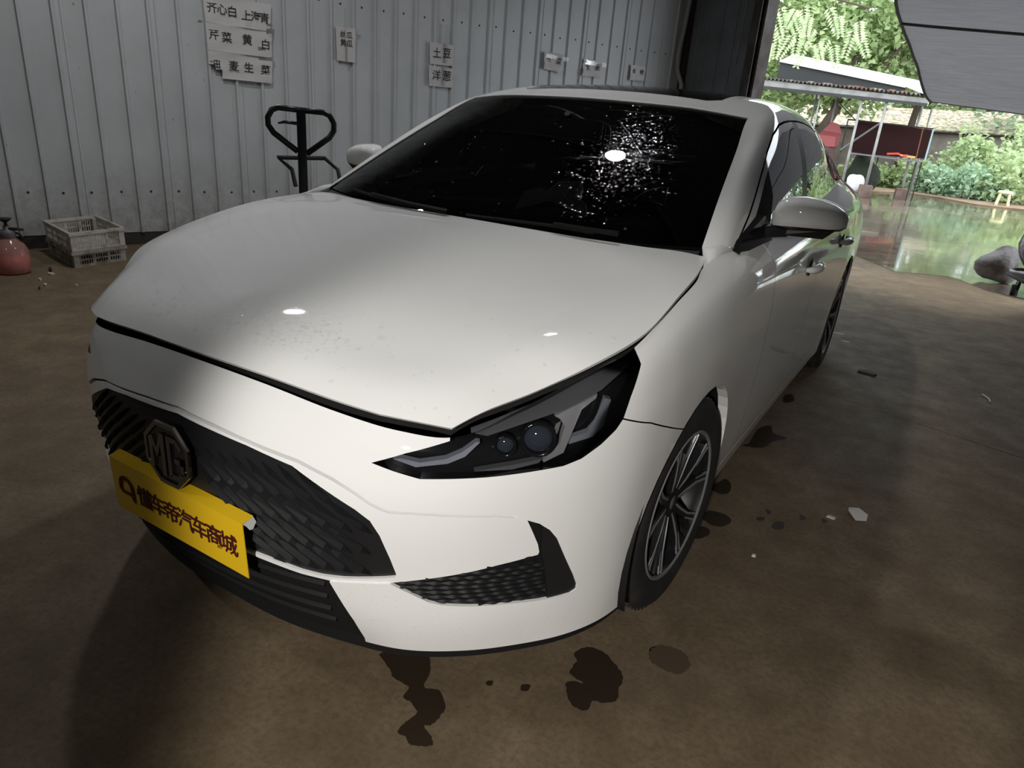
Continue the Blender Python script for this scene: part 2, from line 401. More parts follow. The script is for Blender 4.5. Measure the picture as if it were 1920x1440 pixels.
# walls behind and to the right of the viewer, roof
wr = MB(); wr.box(tuple(shed((BACK+CORNER)/2, WIDE, ROOFZ/2)), (CORNER-BACK, .06, ROOFZ), R2); tag(wr.build('wall_right', 'sheet_metal'), kind='structure')
wk = MB(); wk.box(tuple(shed(BACK, WIDE/2, ROOFZ/2)), (WIDE, .06, ROOFZ), R1); tag(wk.build('wall_back', 'sheet_metal'), kind='structure')
rf_ = MB(); rf_.box(tuple(shed((BACK+CORNER)/2, WIDE/2, ROOFZ+.05)), (WIDE+.3, CORNER-BACK+.3, .06), R1); roof_ = rf_.build('ceiling', 'roof_sheet'); tag(roof_, kind='structure')
for k in range(8):
    MB().box(tuple(shed(BACK+1+k*1.75, WIDE/2, ROOFZ-.05)), (WIDE, .07, .14), R1).build('purlin', 'steel_grey', roof_)

# ------------------------------------------------------------------ lamps under the roof and the work light near the viewer
mat('lamp_shell', (.5, .5, .5), .4)
def ceiling_lamp(loc, power, label):
    x, y, z = loc
    l = tag(empty('pendant_lamp', loc), label, 'lamp')
    MB().lathe([(.0001,.16),(.03,.155),(.035,.10),(.09,.06),(.11,.01),(.108,.0),(.095,.004)], 28).build('lamp_housing', 'lamp_shell', l, smooth=True)
    MB().lathe([(.0001,.004),(.095,.004),(.096,.008),(.0001,.012)], 28).build('diffuser', mat('lamp_glow', (1, 1, 1), .5, emit=(1, .98, .94), emit_s=60), l, smooth=True)
    MB().tube([(0,0,.15),(0,0,ROOFZ-z-.02)], .006, 6).build('cord', 'satin_black_cord' if 'satin_black_cord' in MATS else mat('satin_black_cord', (.02,.02,.02), .5), l)
    a = area_or_spot('AREA', 'pendant_light', (x, y, z-.004), (x, y, 0), power, (.98, .99, 1), shape='DISK', size=.19); a.data.spread = PI
ceiling_lamp((-.67, 1.96, 3.75), 34, 'round pendant lamp under the shed roof above the car cabin')
ceiling_lamp((-2.75, 1.15, 3.85), 30, 'round pendant lamp under the shed roof beside the ribbed wall')
ceiling_lamp((-1.9, -2.6, 3.85), 14, 'added round fill lamp under the shed roof ahead of the car bonnet')  # unseen lamp added as fill light for the car's front
wl_ = tag(empty('work_light', (1.45, -3.10, 0)), 'work light on a tall stand behind the viewer', 'lamp')
lp = Vector((1.45, -3.10, 1.68)); aim = Vector((.84, -.60, .36)); dr = (aim-lp).normalized(); Rw = dr.to_track_quat('-Z', 'Y').to_matrix()
b = MB()
for k in range(3): b.tube([(0, 0, .9), (.45*math.cos(k*2.1), .45*math.sin(k*2.1), .01)], .012, 6)
b.tube([(0, 0, .5), (0, 0, 1.58)], .014, 8); b.build('stand', 'steel_grey', wl_)
b = MB(); b.box((0, 0, 1.68), (.24, .16, .06), Rw); b.V = [tuple(Vector(v) - dr*.06) for v in b.V]; b.build('lamp_head', 'satin_black_cord', wl_)
area_or_spot('SPOT', 'work_beam', tuple(lp), tuple(aim), 320, (1, .965, .92), spot_size=math.radians(40), spot_blend=.4, shadow_soft_size=.06)
# ------------------------------------------------------------------ car body surfaces
def _hermite(P, n, sym=(False, False), cr=()):
    """smooth curve through the rows of P (K,...,3): n steps per span, centripetal tangents"""
    P = np.asarray(P, float); K = len(P)
    flat = P.reshape(K, -1, 3)
    d = np.sqrt(np.linalg.norm(np.diff(flat, axis=0), axis=2) + 1e-9)     # centripetal knots
    out = []
    def sl(i): return (flat[i+1]-flat[i]) / d[i][:, None]
    m_in, m_out = [], []
    for i in range(K):
        if (i == 0 and sym[0]) or (i == K-1 and sym[1]):
            j = 1 if i == 0 else K-2
            t = sl(0) if i == 0 else sl(K-2)
            t = t*np.array([1, 0, 0]); m_in.append(t); m_out.append(t)      # centre line: flat across x = 0
        elif i == 0:
            t = sl(0) if K < 3 else sl(0)*1.5 - .5*((sl(0)*d[1][:,None]+sl(1)*d[0][:,None])/(d[0]+d[1])[:,None])
            m_in.append(t); m_out.append(t)
        elif i == K-1:
            t = sl(K-2) if K < 3 else sl(K-2)*1.5 - .5*((sl(K-3)*d[K-2][:,None]+sl(K-2)*d[K-3][:,None])/(d[K-3]+d[K-2])[:,None])
            m_in.append(t); m_out.append(t)
        elif i in cr:
            m_in.append(sl(i-1)); m_out.append(sl(i))
        else:
            t = (sl(i-1)*d[i][:,None] + sl(i)*d[i-1][:,None]) / (d[i-1]+d[i])[:,None]
            m_in.append(t); m_out.append(t)
    for i in range(K-1):
        h = d[i][:, None]
        for k in range(n + (i == K-2)):
            u = k / n
            out.append((2*u**3-3*u**2+1)*flat[i] + (u**3-2*u**2+u)*h*m_out[i] + (-2*u**3+3*u**2)*flat[i+1] + (u**3-u**2)*h*m_in[i+1])
    return np.array(out).reshape((-1,) + P.shape[1:])

def surf(G, nu, nv, cu=(), cv=(), su=(False, False), sv=(False, False), smooth_to=0):
    """dense grid from control grid G[i][j] (i: stations, j: rows)"""
    A = _hermite(np.asarray(G, float), nu, su, cu)
    if smooth_to: A[:, :smooth_to] = _hermite(np.asarray(G, float), nu, su)[:, :smooth_to]
    B = _hermite(A.transpose(1, 0, 2), nv, sv, cv)
    return B.transpose(1, 0, 2)

# belt of the car: stations from the nose centre round the corner and along the side to the tail; rows from the bottom lip to the top edge
Z0 = (.193, .29, .41, .54)
def st(xy, z4567):
    zs = Z0 + tuple(z4567)
    return [(x, y, z) for (x, y), z in zip(xy, zs)]
WRAP = [
 st([(0,-.865),(0,-.918),(0,-.944),(0,-.957),(0,-.948),(0,-.928),(0,-.908),(0,-.888)], (.66,.715,.762,.789)),
 st([(.2,-.860),(.2,-.906),(.2,-.932),(.2,-.944),(.2,-.932),(.2,-.912),(.2,-.890),(.2,-.868)], (.655,.706,.748,.775)),
 st([(.38,-.825),(.375,-.866),(.372,-.89),(.37,-.908),(.37,-.898),(.37,-.882),(.37,-.864),(.37,-.846)], (.638,.686,.727,.756)),
 st([(.50,-.785),(.50,-.815),(.50,-.834),(.50,-.852),(.50,-.850),(.50,-.838),(.50,-.826),(.495,-.809)], (.615,.665,.708,.740)),
 st([(.61,-.71),(.62,-.733),(.62,-.75),(.622,-.767),(.622,-.768),(.62,-.76),(.611,-.754),(.588,-.750)], (.61,.66,.70,.734)),
 st([(.70,-.62),(.71,-.638),(.714,-.652),(.718,-.664),(.72,-.665),(.717,-.658),(.703,-.648),(.668,-.632)], (.62,.695,.748,.782)),
 st([(.77,-.53),(.778,-.54),(.786,-.548),(.793,-.553),(.796,-.553),(.791,-.548),(.773,-.540),(.736,-.525)], (.635,.735,.800,.834)),
 st([(.818,-.43),(.826,-.433),(.833,-.436),(.840,-.438),(.843,-.437),(.839,-.434),(.820,-.43),(.784,-.42)], (.645,.760,.833,.864)),
 st([(.845,-.30),(.851,-.30),(.857,-.30),(.862,-.30),(.866,-.30),(.862,-.30),(.840,-.30),(.798,-.30)], (.655,.783,.866,.898)),
 st([(.858,-.15),(.864,-.15),(.868,-.15),(.873,-.15),(.876,-.15),(.872,-.15),(.848,-.15),(.800,-.15)], (.66,.797,.896,.932)),
 st([(.862,0),(.868,0),(.872,0),(.877,0),(.881,0),(.878,0),(.853,0),(.794,0)], (.662,.806,.918,.955)),
 st([(.860,.17),(.866,.17),(.871,.17),(.877,.17),(.882,.17),(.880,.17),(.857,.17),(.774,.115)], (.664,.812,.933,.969)),
 st([(.853,.32),(.862,.32),(.870,.32),(.877,.32),(.883,.32),(.882,.32),(.861,.32),(.780,.28)], (.665,.814,.937,.988)),
 st([(.847,.46),(.860,.46),(.870,.46),(.878,.46),(.884,.46),(.884,.46),(.865,.46),(.800,.46)], (.665,.814,.932,.992)),
 st([(.850,.75),(.866,.75),(.877,.75),(.884,.75),(.889,.75),(.891,.75),(.872,.75),(.812,.75)], (.665,.814,.934,1.005)),
 st([(.858,1.1),(.874,1.1),(.884,1.1),(.890,1.1),(.895,1.1),(.898,1.1),(.879,1.1),(.816,1.1)], (.665,.815,.935,1.02)),
 st([(.870,1.6),(.884,1.6),(.892,1.6),(.897,1.6),(.902,1.6),(.904,1.6),(.882,1.6),(.812,1.6)], (.665,.82,.945,1.037)),
 st([(.885,2.1),(.896,2.1),(.902,2.1),(.907,2.1),(.911,2.1),(.911,2.1),(.884,2.1),(.795,2.1)], (.665,.825,.955,1.05)),
 st([(.896,2.4),(.906,2.4),(.912,2.4),(.917,2.4),(.920,2.4),(.917,2.4),(.885,2.4),(.78,2.4)], (.665,.83,.96,1.058)),
 st([(.895,2.68),(.906,2.68),(.913,2.68),(.919,2.68),(.922,2.68),(.917,2.68),(.882,2.68),(.76,2.68)], (.67,.835,.965,1.066)),
 st([(.885,3.0),(.897,3.0),(.906,3.0),(.913,3.0),(.917,3.0),(.908,3.0),(.868,3.0),(.735,3.0)], (.68,.84,.96,1.068)),
 st([(.86,3.25),(.874,3.25),(.884,3.25),(.893,3.25),(.897,3.25),(.885,3.25),(.843,3.25),(.72,3.25)], (.69,.845,.955,1.055)),
 st([(.79,3.50),(.805,3.51),(.82,3.52),(.83,3.52),(.833,3.52),(.82,3.51),(.785,3.50),(.69,3.47)], (.70,.85,.96,1.04)),
 st([(.66,3.62),(.67,3.64),(.68,3.65),(.69,3.66),(.69,3.665),(.67,3.66),(.64,3.66),(.58,3.65)], (.70,.85,.96,1.045)),
 st([(.35,3.67),(.35,3.69),(.35,3.71),(.35,3.72),(.35,3.73),(.35,3.735),(.35,3.74),(.32,3.735)], (.70,.85,.97,1.06)),
 st([(0,3.68),(0,3.70),(0,3.72),(0,3.73),(0,3.74),(0,3.745),(0,3.75),(0,3.745)], (.70,.85,.975,1.065)),
]
# bonnet: rows from the front lip to the cowl, columns from the centre line to the shut line
HOOD = [
 [(0,-.893,.809),(.2,-.872,.798),(.37,-.850,.783),(.46,-.828,.772),(.53,-.798,.766),(.587,-.767,.758)],
 [(0,-.845,.840),(.19,-.825,.831),(.36,-.80,.819),(.47,-.775,.811),(.55,-.74,.805),(.622,-.708,.784)],
 [(0,-.74,.875),(.19,-.72,.867),(.37,-.69,.855),(.51,-.655,.852),(.60,-.632,.845),(.681,-.615,.813)],
 [(0,-.57,.909),(.20,-.56,.904),(.40,-.54,.895),(.56,-.52,.891),(.66,-.51,.885),(.749,-.510,.857)],
 [(0,-.36,.939),(.21,-.355,.935),(.42,-.35,.928),(.60,-.345,.922),(.71,-.345,.913),(.793,-.35,.894)],
 [(0,-.13,.965),(.21,-.128,.962),(.42,-.122,.956),(.60,-.12,.951),(.71,-.12,.950),(.794,-.12,.944)],
 [(0,.06,.983),(.20,.06,.980),(.41,.06,.975),(.59,.055,.974),(.70,.05,.972),(.782,.045,.966)],
 [(0,.135,.991),(.20,.145,.989),(.41,.17,.985),(.58,.195,.984),(.68,.218,.984),(.748,.225,.979)],
]
# glasshouse: rows along the car, columns belt > side glass > window top > rail > roof > centre line
GLASS = [
 [(.79,.36,.985),(.785,.35,.995),(.772,.325,1.003),(.722,.262,1.0),(.53,.195,.992),(.27,.155,.985),(0,.14,.982)],
 [(.812,.70,1.003),(.785,.66,1.075),(.740,.585,1.134),(.682,.512,1.125),(.49,.445,1.13),(.25,.405,1.13),(0,.39,1.13)],
 [(.816,1.0,1.015),(.775,.97,1.15),(.700,.875,1.268),(.642,.775,1.247),(.45,.70,1.262),(.23,.66,1.266),(0,.645,1.268)],
 [(.816,1.2,1.024),(.762,1.18,1.20),(.670,1.12,1.350),(.600,1.03,1.357),(.41,.97,1.376),(.21,.94,1.383),(0,.93,1.386)],
 [(.813,1.5,1.034),(.752,1.5,1.22),(.648,1.45,1.384),(.582,1.40,1.418),(.40,1.37,1.440),(.20,1.35,1.450),(0,1.35,1.453)],
 [(.806,1.8,1.042),(.745,1.8,1.22),(.640,1.78,1.386),(.575,1.75,1.425),(.40,1.73,1.450),(.20,1.72,1.462),(0,1.72,1.466)],
 [(.790,2.2,1.053),(.735,2.2,1.205),(.644,2.18,1.352),(.580,2.17,1.395),(.40,2.17,1.430),(.20,2.17,1.446),(0,2.17,1.450)],
 [(.768,2.55,1.062),(.722,2.55,1.165),(.657,2.55,1.275),(.598,2.58,1.325),(.42,2.62,1.365),(.21,2.64,1.384),(0,2.65,1.39)],
 [(.742,2.9,1.07),(.715,2.88,1.105),(.682,2.90,1.160),(.632,2.98,1.215),(.45,3.03,1.255),(.23,3.06,1.272),(0,3.07,1.277)],
 [(.722,3.22,1.06),(.715,3.24,1.063),(.70,3.28,1.068),(.67,3.36,1.085),(.48,3.44,1.115),(.24,3.47,1.128),(0,3.48,1.132)],
 [(.69,3.47,1.045),(.685,3.475,1.047),(.675,3.50,1.05),(.64,3.56,1.055),(.46,3.65,1.062),(.23,3.72,1.068),(0,3.735,1.07)],
]
# ------------------------------------------------------------------ the car
mat('paint', (.78, .78, .765), .62, coat=1, coat_rough=.035, spec=.2)
mat('gloss_black', (.008, .008, .009), .12, coat=.5)
mat('pillar_black', (.006, .006, .006), .45, spec=.15)
mat('satin_black', (.012, .012, .013), .38)
mat('plastic_black', (.009, .009, .0095), .55, spec=.25, bump=(300, .1, .001))
mat('void', (.004, .004, .004), .9)
mat('rubber', (.014, .014, .015), .72, bump=(160, .2, .001), noise=((.035, .03, .027), 9, .45, .8))
mat('machined', (.22, .22, .225), .4, metal=.3)
mat('rim_black', (.009, .009, .010), .4, spec=.3)
mat('chrome', (.30, .30, .31), .2, metal=1)
mat('lamp_grey', (.10, .10, .105), .35, metal=.2)
mat('lamp_silver', (.30, .29, .29), .38, metal=.3)
mat('drl', (.20, .21, .235), .3)
tint_glass('screen_glass', (.25, .27, .26)); tint_glass('side_glass', (.045, .045, .05), ior=1.75); tint_glass('lens', (.85, .86, .88), ior=1.45)

car = tag(empty('sedan_car'), 'white saloon car with wet paint, black grille and yellow front plate', 'car')
OU, OV = (.8, .6, 0), (0, 0, 1)              # oblique view on the front corner: a along (.8,.6), z up
SU, SV = (0, 1, 0), (0, 0, 1)                # side view
BODY, BUMPER, FENDER, FDOOR, RDOOR, QUARTER, BAND, LOWER, GRILLE, HEAD, FOG, SILL, FOGB, GROOVE = range(1, 15)
NW = 9
WA = surf(WRAP, NW, 9, su=(True, True))
wb = grid_bm(WA, lambda i, j: FENDER if i < 13*NW else BODY)
front = lambda c: c.y < 0 and c.x > -.01
side = lambda c: c.x > .6 and c.y < 3.45
# doors and sides
cut(wb, [(.62,.255),(.63,.60),(.60,.9),(.58,1.2),(1.46,1.2),(1.46,.85),(1.43,.255)], SU, SV, FDOOR, side)
cut(wb, [(1.46,1.2),(1.46,.85),(1.43,.255),(2.20,.255),(2.24,.45),(2.42,.70),(2.52,.90),(2.52,1.2)], SU, SV, RDOOR, side)
cut(wb, [(2.52,1.25),(2.52,.90),(2.42,.70),(2.24,.45),(2.20,.255),(2.20,.1),(3.46,.1),(3.46,1.25)], SU, SV, QUARTER, side)
cut(wb, [(.45,.05),(.45,.255),(2.20,.255),(2.40,.30),(2.40,.05)], SU, SV, SILL, side)
# front bumper
cut(wb, [(-1,0),(.64,0),(.576,.638),(.448,.715),(.368,.748),(.368,1.0),(-1,1.0)], OU, OV, BUMPER, front)
STEP = [(-.62,.695),(-.471,.681),(-.399,.671),(-.355,.665),(-.289,.657),(-.261,.649),(-.217,.635),(-.173,.614),(-.144,.596),(-.121,.586),(-.104,.582),(-.054,.582),(-.024,.581),(.109,.573),(.150,.564),(.172,.554)]
FANG_R = [(.188,.519),(.203,.484),(.208,.463),(.206,.456)]
FANG_B = [(.178,.452),(.119,.443),(.061,.431),(-.024,.415),(-.103,.399)]
LIP = [(-.171,.390),(-.23,.380),(-.294,.381),(-.364,.389),(-.406,.393),(-.62,.400)]
cut(wb, STEP+FANG_R+FANG_B+LIP, OU, OV, BAND, front, only=(BUMPER,))
cut(wb, [(-.62,.684),(-.471,.669),(-.398,.661),(-.301,.644),(-.235,.610),(-.174,.578),(-.144,.556),(-.125,.523),(-.104,.465),(-.091,.423),(-.093,.415),(-.128,.408),(-.203,.394),(-.25,.389),(-.293,.390),(-.363,.399),(-.405,.402),(-.62,.410)], OU, OV, GRILLE, front, only=(BAND,))
cut(wb, LIP[::-1][:5]+[(-.212,.34),(-.181,.272),(-.160,.21),(-.150,.10),(-.62,.10)], OU, OV, LOWER, front, only=(BUMPER,))
cut(wb, FANG_B[::-1]+FANG_R[::-1]+[(.172,.554),(.199,.541),(.224,.520),(.243,.494),(.268,.438),(.296,.378),(.309,.345),(.309,.332),(.296,.326),(.255,.326),(.222,.327),(.158,.333),(.067,.339),(.007,.345),(-.022,.353),(-.051,.370)], OU, OV, FOG, front, only=(BUMPER,))
cut(wb, [(.205,.60),(.211,.472),(.228,.403),(.240,.334),(.24,.30),(.35,.30),(.35,.60)], OU, OV, FOGB, front, only=(FOG,))
HLP = [(-.142,.678),(-.097,.666),(-.048,.655),(.009,.657),(.082,.660),(.159,.665),(.238,.670),(.277,.680),(.319,.703),(.352,.728),(.368,.748),(.383,.792),(.400,.830),(.409,.848),(.405,.859),(.38,.92),(.2,.95),(.012,.80),(.007,.727),(-.077,.703)]
cut(wb, HLP, OU, OV, HEAD, front, only=(BUMPER, FENDER))
# shut lines and wheel arches
cut(wb, strip(STEP[:-1], .0085), OU, OV, GROOVE, front, only=(BUMPER, BAND))
for ln_ in ([(.640,.60),(.576,.638),(.448,.715),(.363,.750)],): cut(wb, strip(ln_, .0032), OU, OV, None, front, only=(BUMPER, FENDER))
for ln_ in ([(.62,.255),(.63,.60),(.60,.9),(.58,1.1)], [(1.43,.255),(1.46,.85),(1.46,1.1)], [(2.20,.255),(2.24,.45),(2.42,.70),(2.52,.90),(2.52,1.1)], [(.42,.255),(2.26,.255)]):
    cut(wb, strip(ln_, .0035), SU, SV, None, side)
def circ(cy, cz, r, n=40): return [(cy+r*math.cos(2*PI*k/n), cz+r*math.sin(2*PI*k/n)) for k in range(n)]
cut(wb, circ(-.005, .318, .362), SU, SV, None, lambda c: c.x > .6 and -.6 < c.y < .6)
cut(wb, [(-.335,.02),(-.365,.30),(.355,.30),(.395,.20),(.41,.02)], SU, SV, None, lambda c: c.x > .75 and -.6 < c.y < .6)
cut(wb, circ(2.685, .32, .365), SU, SV, None, lambda c: c.x > .6 and 2.1 < c.y < 3.2)
cut(wb, [(2.32,.02),(2.32,.30),(3.05,.30),(3.08,.02)], SU, SV, None, lambda c: c.x > .6 and 2.1 < c.y < 3.2)

def both(bm, tags): R_ = extract(bm, tags); return R_, mirror(R_)
def central(bm, tags): a, b = both(bm, tags); return join(a, b)

# glasshouse
NG = 9
GA = surf(GLASS, NG, 9, cu=(3,), sv=(False, True), smooth_to=4)
SCREEN, ROOF, REARGL, DECK, PILLAR, FR_F, FR_R, GL_F, GL_R, GL_Q, SUNROOF, FRIT, FRIT2 = range(20, 33)
def gtag(i, j):
    k = i // NG; c = j // 9
    if c < 3: return PILLAR
    return SCREEN if k < 3 else ROOF if k < 7 else REARGL if k < 9 else DECK
gb = grid_bm(GA, gtag)
gside = lambda c: c.x > .55
DLO = [(.50,1.012),(.62,1.075),(.78,1.165),(.92,1.232),(1.05,1.282),(1.18,1.316),(1.45,1.336),(1.80,1.334),(2.15,1.298),(2.45,1.232),(2.70,1.160),(2.90,1.088),(2.80,1.078),(2.2,1.064),(1.5,1.046),(.9,1.024)]
SEAM = [(.40,1.004),(.55,1.073),(.74,1.172),(.90,1.252),(1.04,1.308),(1.18,1.342),(1.30,1.354),(1.45,1.361),(1.62,1.363),(1.80,1.359),(2.0,1.345),(2.17,1.324),(2.33,1.294),(2.48,1.256),(2.74,1.178),(2.99,1.09),(3.0,1.0)]
cut(gb, SEAM+[(.40,.9)], SU, SV, FR_F, gside, only=(PILLAR,))
cut(gb, [(1.36,.9),(1.36,1.03),(1.62,1.38),(3.1,1.4),(3.1,.9)], SU, SV, FR_R, gside, only=(FR_F,))
cut(gb, DLO, SU, SV, GL_F, gside, only=(FR_F, FR_R))
cut(gb, [(1.325,.9),(1.325,1.03),(1.60,1.38),(3.1,1.4),(3.1,.9)], SU, SV, GL_R, gside, only=(GL_F,))
cut(gb, [(2.46,.9),(2.46,1.4),(3.1,1.4),(3.1,.9)], SU, SV, GL_Q, gside, only=(GL_R,))
cut(gb, strip(SEAM, .007), SU, SV, None, gside, only=(PILLAR, FR_F, FR_R))
BP = [(1.245,1.0),(1.27,1.03),(1.495,1.37),(1.60,1.37),(1.385,1.03),(1.37,1.0)]
cut(gb, BP, SU, SV, FRIT, gside, only=(GL_F, GL_R, FR_F, FR_R))
cut(gb, [(2.44,1.0),(2.40,1.3),(2.47,1.3),(2.50,1.0)], SU, SV, FRIT2, gside, only=(GL_R, GL_Q))
cut(gb, [(0,1.16),(.40,1.16),(.44,1.22),(.44,1.98),(.38,2.05),(0,2.05)], (1,0,0), (0,1,0), SUNROOF, lambda c: c.z > 1.3, only=(ROOF,))
cut(gb, strip([(0,1.155),(.402,1.155),(.446,1.22),(.446,1.98),(.38,2.056),(0,2.056)], .006), (1,0,0), (0,1,0), None, lambda c: c.z > 1.3, only=(ROOF, SUNROOF))

P_ = MATS['paint']
panel('front_bumper', central(wb, (BUMPER,)), P_, car, .012, skip=lambda c: c[2] > .63)
panel('grille_surround', offset(central(wb, (BAND,)), .004), P_, car, .008)
gv = central(wb, (GROOVE,)); gn = gv[1]*.45 + np.array((0, 0, .9)); gn /= np.linalg.norm(gn, axis=1, keepdims=True)   # upward-facing ledge of the step
mk('bumper_step', offset(gv, .006)[0], gv[2], P_, car, normals=gn)
lo_ = offset(central(wb, (LOWER,)), .010)
panel('lower_intake', lo_, MATS['plastic_black'], car, .0)
hood_g = surf(HOOD, 10, 10, cv=(3,), sv=(True, False))
hb = grid_bm(hood_g, lambda i, j: 1, flip=True)
hood_p = panel('bonnet', central(hb, (1,)), P_, car, .009)
for sgn in (0, 1):
    S_ = lambda bm, t: both(bm, t)[sgn]
    panel('front_fender', S_(wb, (FENDER,)), P_, car, .03, skip=lambda c: (c[1] < -.33 and c[2] > .7) or c[1] > .50)
    fd = panel('front_door', join(S_(wb, (FDOOR,)), S_(gb, (FR_F,))), P_, car, 0)
    rd = panel('rear_door', join(S_(wb, (RDOOR,)), S_(gb, (FR_R,))), P_, car, 0)
    panel('quarter_panel', join(S_(wb, (QUARTER, BODY)), S_(gb, (PILLAR,))), P_, car, .012, skip=lambda c: c[1] < .42 and c[2] < 1.02)
    panel('sill', S_(wb, (SILL,)), P_, car, .03)
    panel('front_window', S_(gb, (GL_F,)), MATS['side_glass'], fd, 0)
    panel('rear_window', S_(gb, (GL_R,)), MATS['side_glass'], rd, 0)
    panel('quarter_window', S_(gb, (GL_Q,)), MATS['side_glass'], rd, 0)
    panel('pillar_cover', S_(gb, (FRIT,)), MATS['pillar_black'], fd, .01)
    panel('divider_bar', S_(gb, (FRIT2,)), MATS['pillar_black'], rd, .01)
roof_p = panel('roof', central(gb, (ROOF,)), P_, car, .02)
panel('sunroof', offset(central(gb, (SUNROOF,)), .002), MATS['gloss_black'], car, .02)
screen = panel('windscreen', offset(central(gb, (SCREEN,)), .004), MATS['screen_glass'], car, 0)
panel('rear_screen', central(gb, (REARGL,)), MATS['side_glass'], car, 0)
panel('boot_lid', central(gb, (DECK,)), P_, car, .02)

# black inner shell behind the gaps, wheel wells, underbody
ish = grid_bm(WA[:, 2:], lambda i, j: 1)
cut(ish, circ(-.005, .318, .40), SU, SV, None, lambda c: c.x > .6 and -.6 < c.y < .6)
cut(ish, circ(2.685, .318, .40), SU, SV, None, lambda c: c.x > .6 and 2 < c.y < 3.3)
panel('inner_shell', offset(central(ish, (1,)), .055), MATS['void'], car, 0)
ih = offset(central(hb, (1,)), .045); panel('bonnet_liner', ih, MATS['void'], car, 0)
ub = MB()
ub.box((0, 1.35, .215), (1.10, 4.1, .03)); ub.box((0, 1.35, .215), (1.62, 1.85, .03)); ub.box((0, 3.3, .22), (1.5, .5, .03)); ub.box((0, -.60, .225), (.9, .3, .02))
ub.build('underbody', 'void', car)
for sx in (1, -1):
    for cy in (0, 2.685):
        l = MB(); k = []
        for i in range(25):
            q = -.35 + (PI+.7)*i/24
            k.append((math.cos(q)*.385+cy, math.sin(q)*.385+.318))
        V = [(sx*x, y, z) for x in (.50, .855 if cy < 1 else .89) for y, z in k] + [(sx*.50, cy, .318)]
        F = [(i, i+1, 25+i+1, 25+i) for i in range(24)] + [(i, i+1, 50) for i in range(24)]
        l.add(V, F).build('wheel_arch_liner', 'plastic_black', car, smooth=True)
# fender corner between bonnet, windscreen pillar and door
for sx in (1, -1):
    r7 = [WA[k, -1] for k in range(11*NW, 13*NW+1, 2)]
    g0 = [np.array((.744,.228,.956)), np.array((.733,.248,.972))] + [GA[0, jj] for jj in range(27, -1, -3)]
    tg = [g0[round(k*(len(g0)-1)/(len(r7)-1))] for k in range(len(r7))]
    V = []; F = []; n = len(r7)
    for a, b in zip(r7, tg):
        for u in (0, .5, 1): p = np.array(a)*(1-u)+np.array(b)*u; p[2] += .006*math.sin(PI*u); V.append((sx*p[0], p[1], p[2]))
    for i in range(n-1):
        for j in range(2): F.append((i*3+j, i*3+j+1, (i+1)*3+j+1, (i+1)*3+j))
    MB().add(V, F).build('fender_corner', 'paint', car, smooth=True)

# ---------------------------------------------------------------- front end
panel('bumper_lip', (lambda v: (v[0], v[1], v[2]))(offset(central(wb, (99,)), 0)) if False else (lambda A: join(A, mirror(A)))((lambda G: extract(grid_bm(G, lambda i, j: 1), (1,)))(
    np.array([[WA[i, 0] + np.array([(-.012 if WA[i, 0][0] > .1 else -.012*WA[i, 0][0]*10), .012, dz]) for dz in (-.032, -.018, .012)] for i in range(0, 8*NW, 2)]))), MATS['plastic_black'], car, .0)
gr_half = extract(wb, (GRILLE,))
grille = panel('grille', offset(join(gr_half, mirror(gr_half)), .0105), MATS['satin_black'], car, 0)
from mathutils.bvhtree import BVHTree
_wv = [tuple(p) for p in WA.reshape(-1, 3)]; _n1 = WA.shape[1]
_wf = [(i*_n1+j, (i+1)*_n1+j, (i+1)*_n1+j+1, i*_n1+j+1) for i in range(12*NW) for j in range(_n1-1)]
body_bvh = BVHTree.FromPolygons(_wv, _wf)
def on_front(x, z):
    h = body_bvh.ray_cast(Vector((abs(x), -2, z)), Vector((0, 1, 0)))
    if h[0] is None: return None, None
    p, nrm = h[0].copy(), h[1].copy()
    if nrm.y > 0: nrm = -nrm
    if x < 0: p.x = -p.x; nrm.x = -nrm.x
    return p, nrm
GP = [(-.62,.684),(-.471,.669),(-.398,.661),(-.301,.644),(-.235,.610),(-.174,.578),(-.144,.556),(-.125,.523),(-.104,.465),(-.091,.423),(-.128,.408),(-.203,.394),(-.25,.389),(-.293,.390),(-.363,.399),(-.405,.402),(-.62,.410)]
def fin_mesh():
    L, w_, d = .118, .0125, .0095
    V = [(-L/2, 0, 0), (-L*.2, -w_/2, .003), (-L*.2, w_/2, 0), (L*.28, -w_*.62, .003), (L*.28, w_*.55, 0), (L/2, 0, 0), (-L*.2, -w_*.15, d), (L*.3, -w_*.2, d*.9)]
    F = [(0, 1, 6), (0, 6, 2), (1, 3, 7, 6), (6, 7, 4, 2), (3, 5, 7), (7, 5, 4)]
    me = bpy.data.meshes.new('grille_fin'); me.from_pydata(V, [], F); me.materials.append(mat('fin_black', (.006, .0065, .007), .5, spec=.10)); return me
fin = fin_mesh(); dx_, dz_ = .81, -.587
for sx in (1, -1):
    for r in range(-14, 26):
        for c in range(-3, 9):
            u = c*.088 + (r % 3)*.030; v = r*.0245
            x = .20 + u*dx_ + v*.587; z = .54 + u*dz_ + v*.81
            ends = [(x+s_*.058*dx_, z+s_*.058*dz_) for s_ in (-1, 1)]
            ok = True
            for ex, ez in ends+[(x, z)]:
                p, nn = on_front(ex, ez)
                if ex < .012 or p is None or not in_poly((.8*p.x+.6*p.y, p.z), GP): ok = False
            if not ok or (abs(x) < .09 and z > .50): continue
            a, _ = on_front(*ends[0]); b, _ = on_front(*ends[1]); p, nn = on_front(x, z)
            t = (b-a).normalized(); nn = (nn - t*nn.dot(t)).normalized(); s = nn.cross(t)
            M = Matrix((t, s, nn)).transposed().to_4x4(); M.translation = p - nn*.0100
            if sx < 0: M = Matrix.Scale(-1, 4, (1, 0, 0)) @ M
            o = bpy.data.objects.new('grille_fin', fin); C.objects.link(o); o.parent = grille; o.matrix_local = M

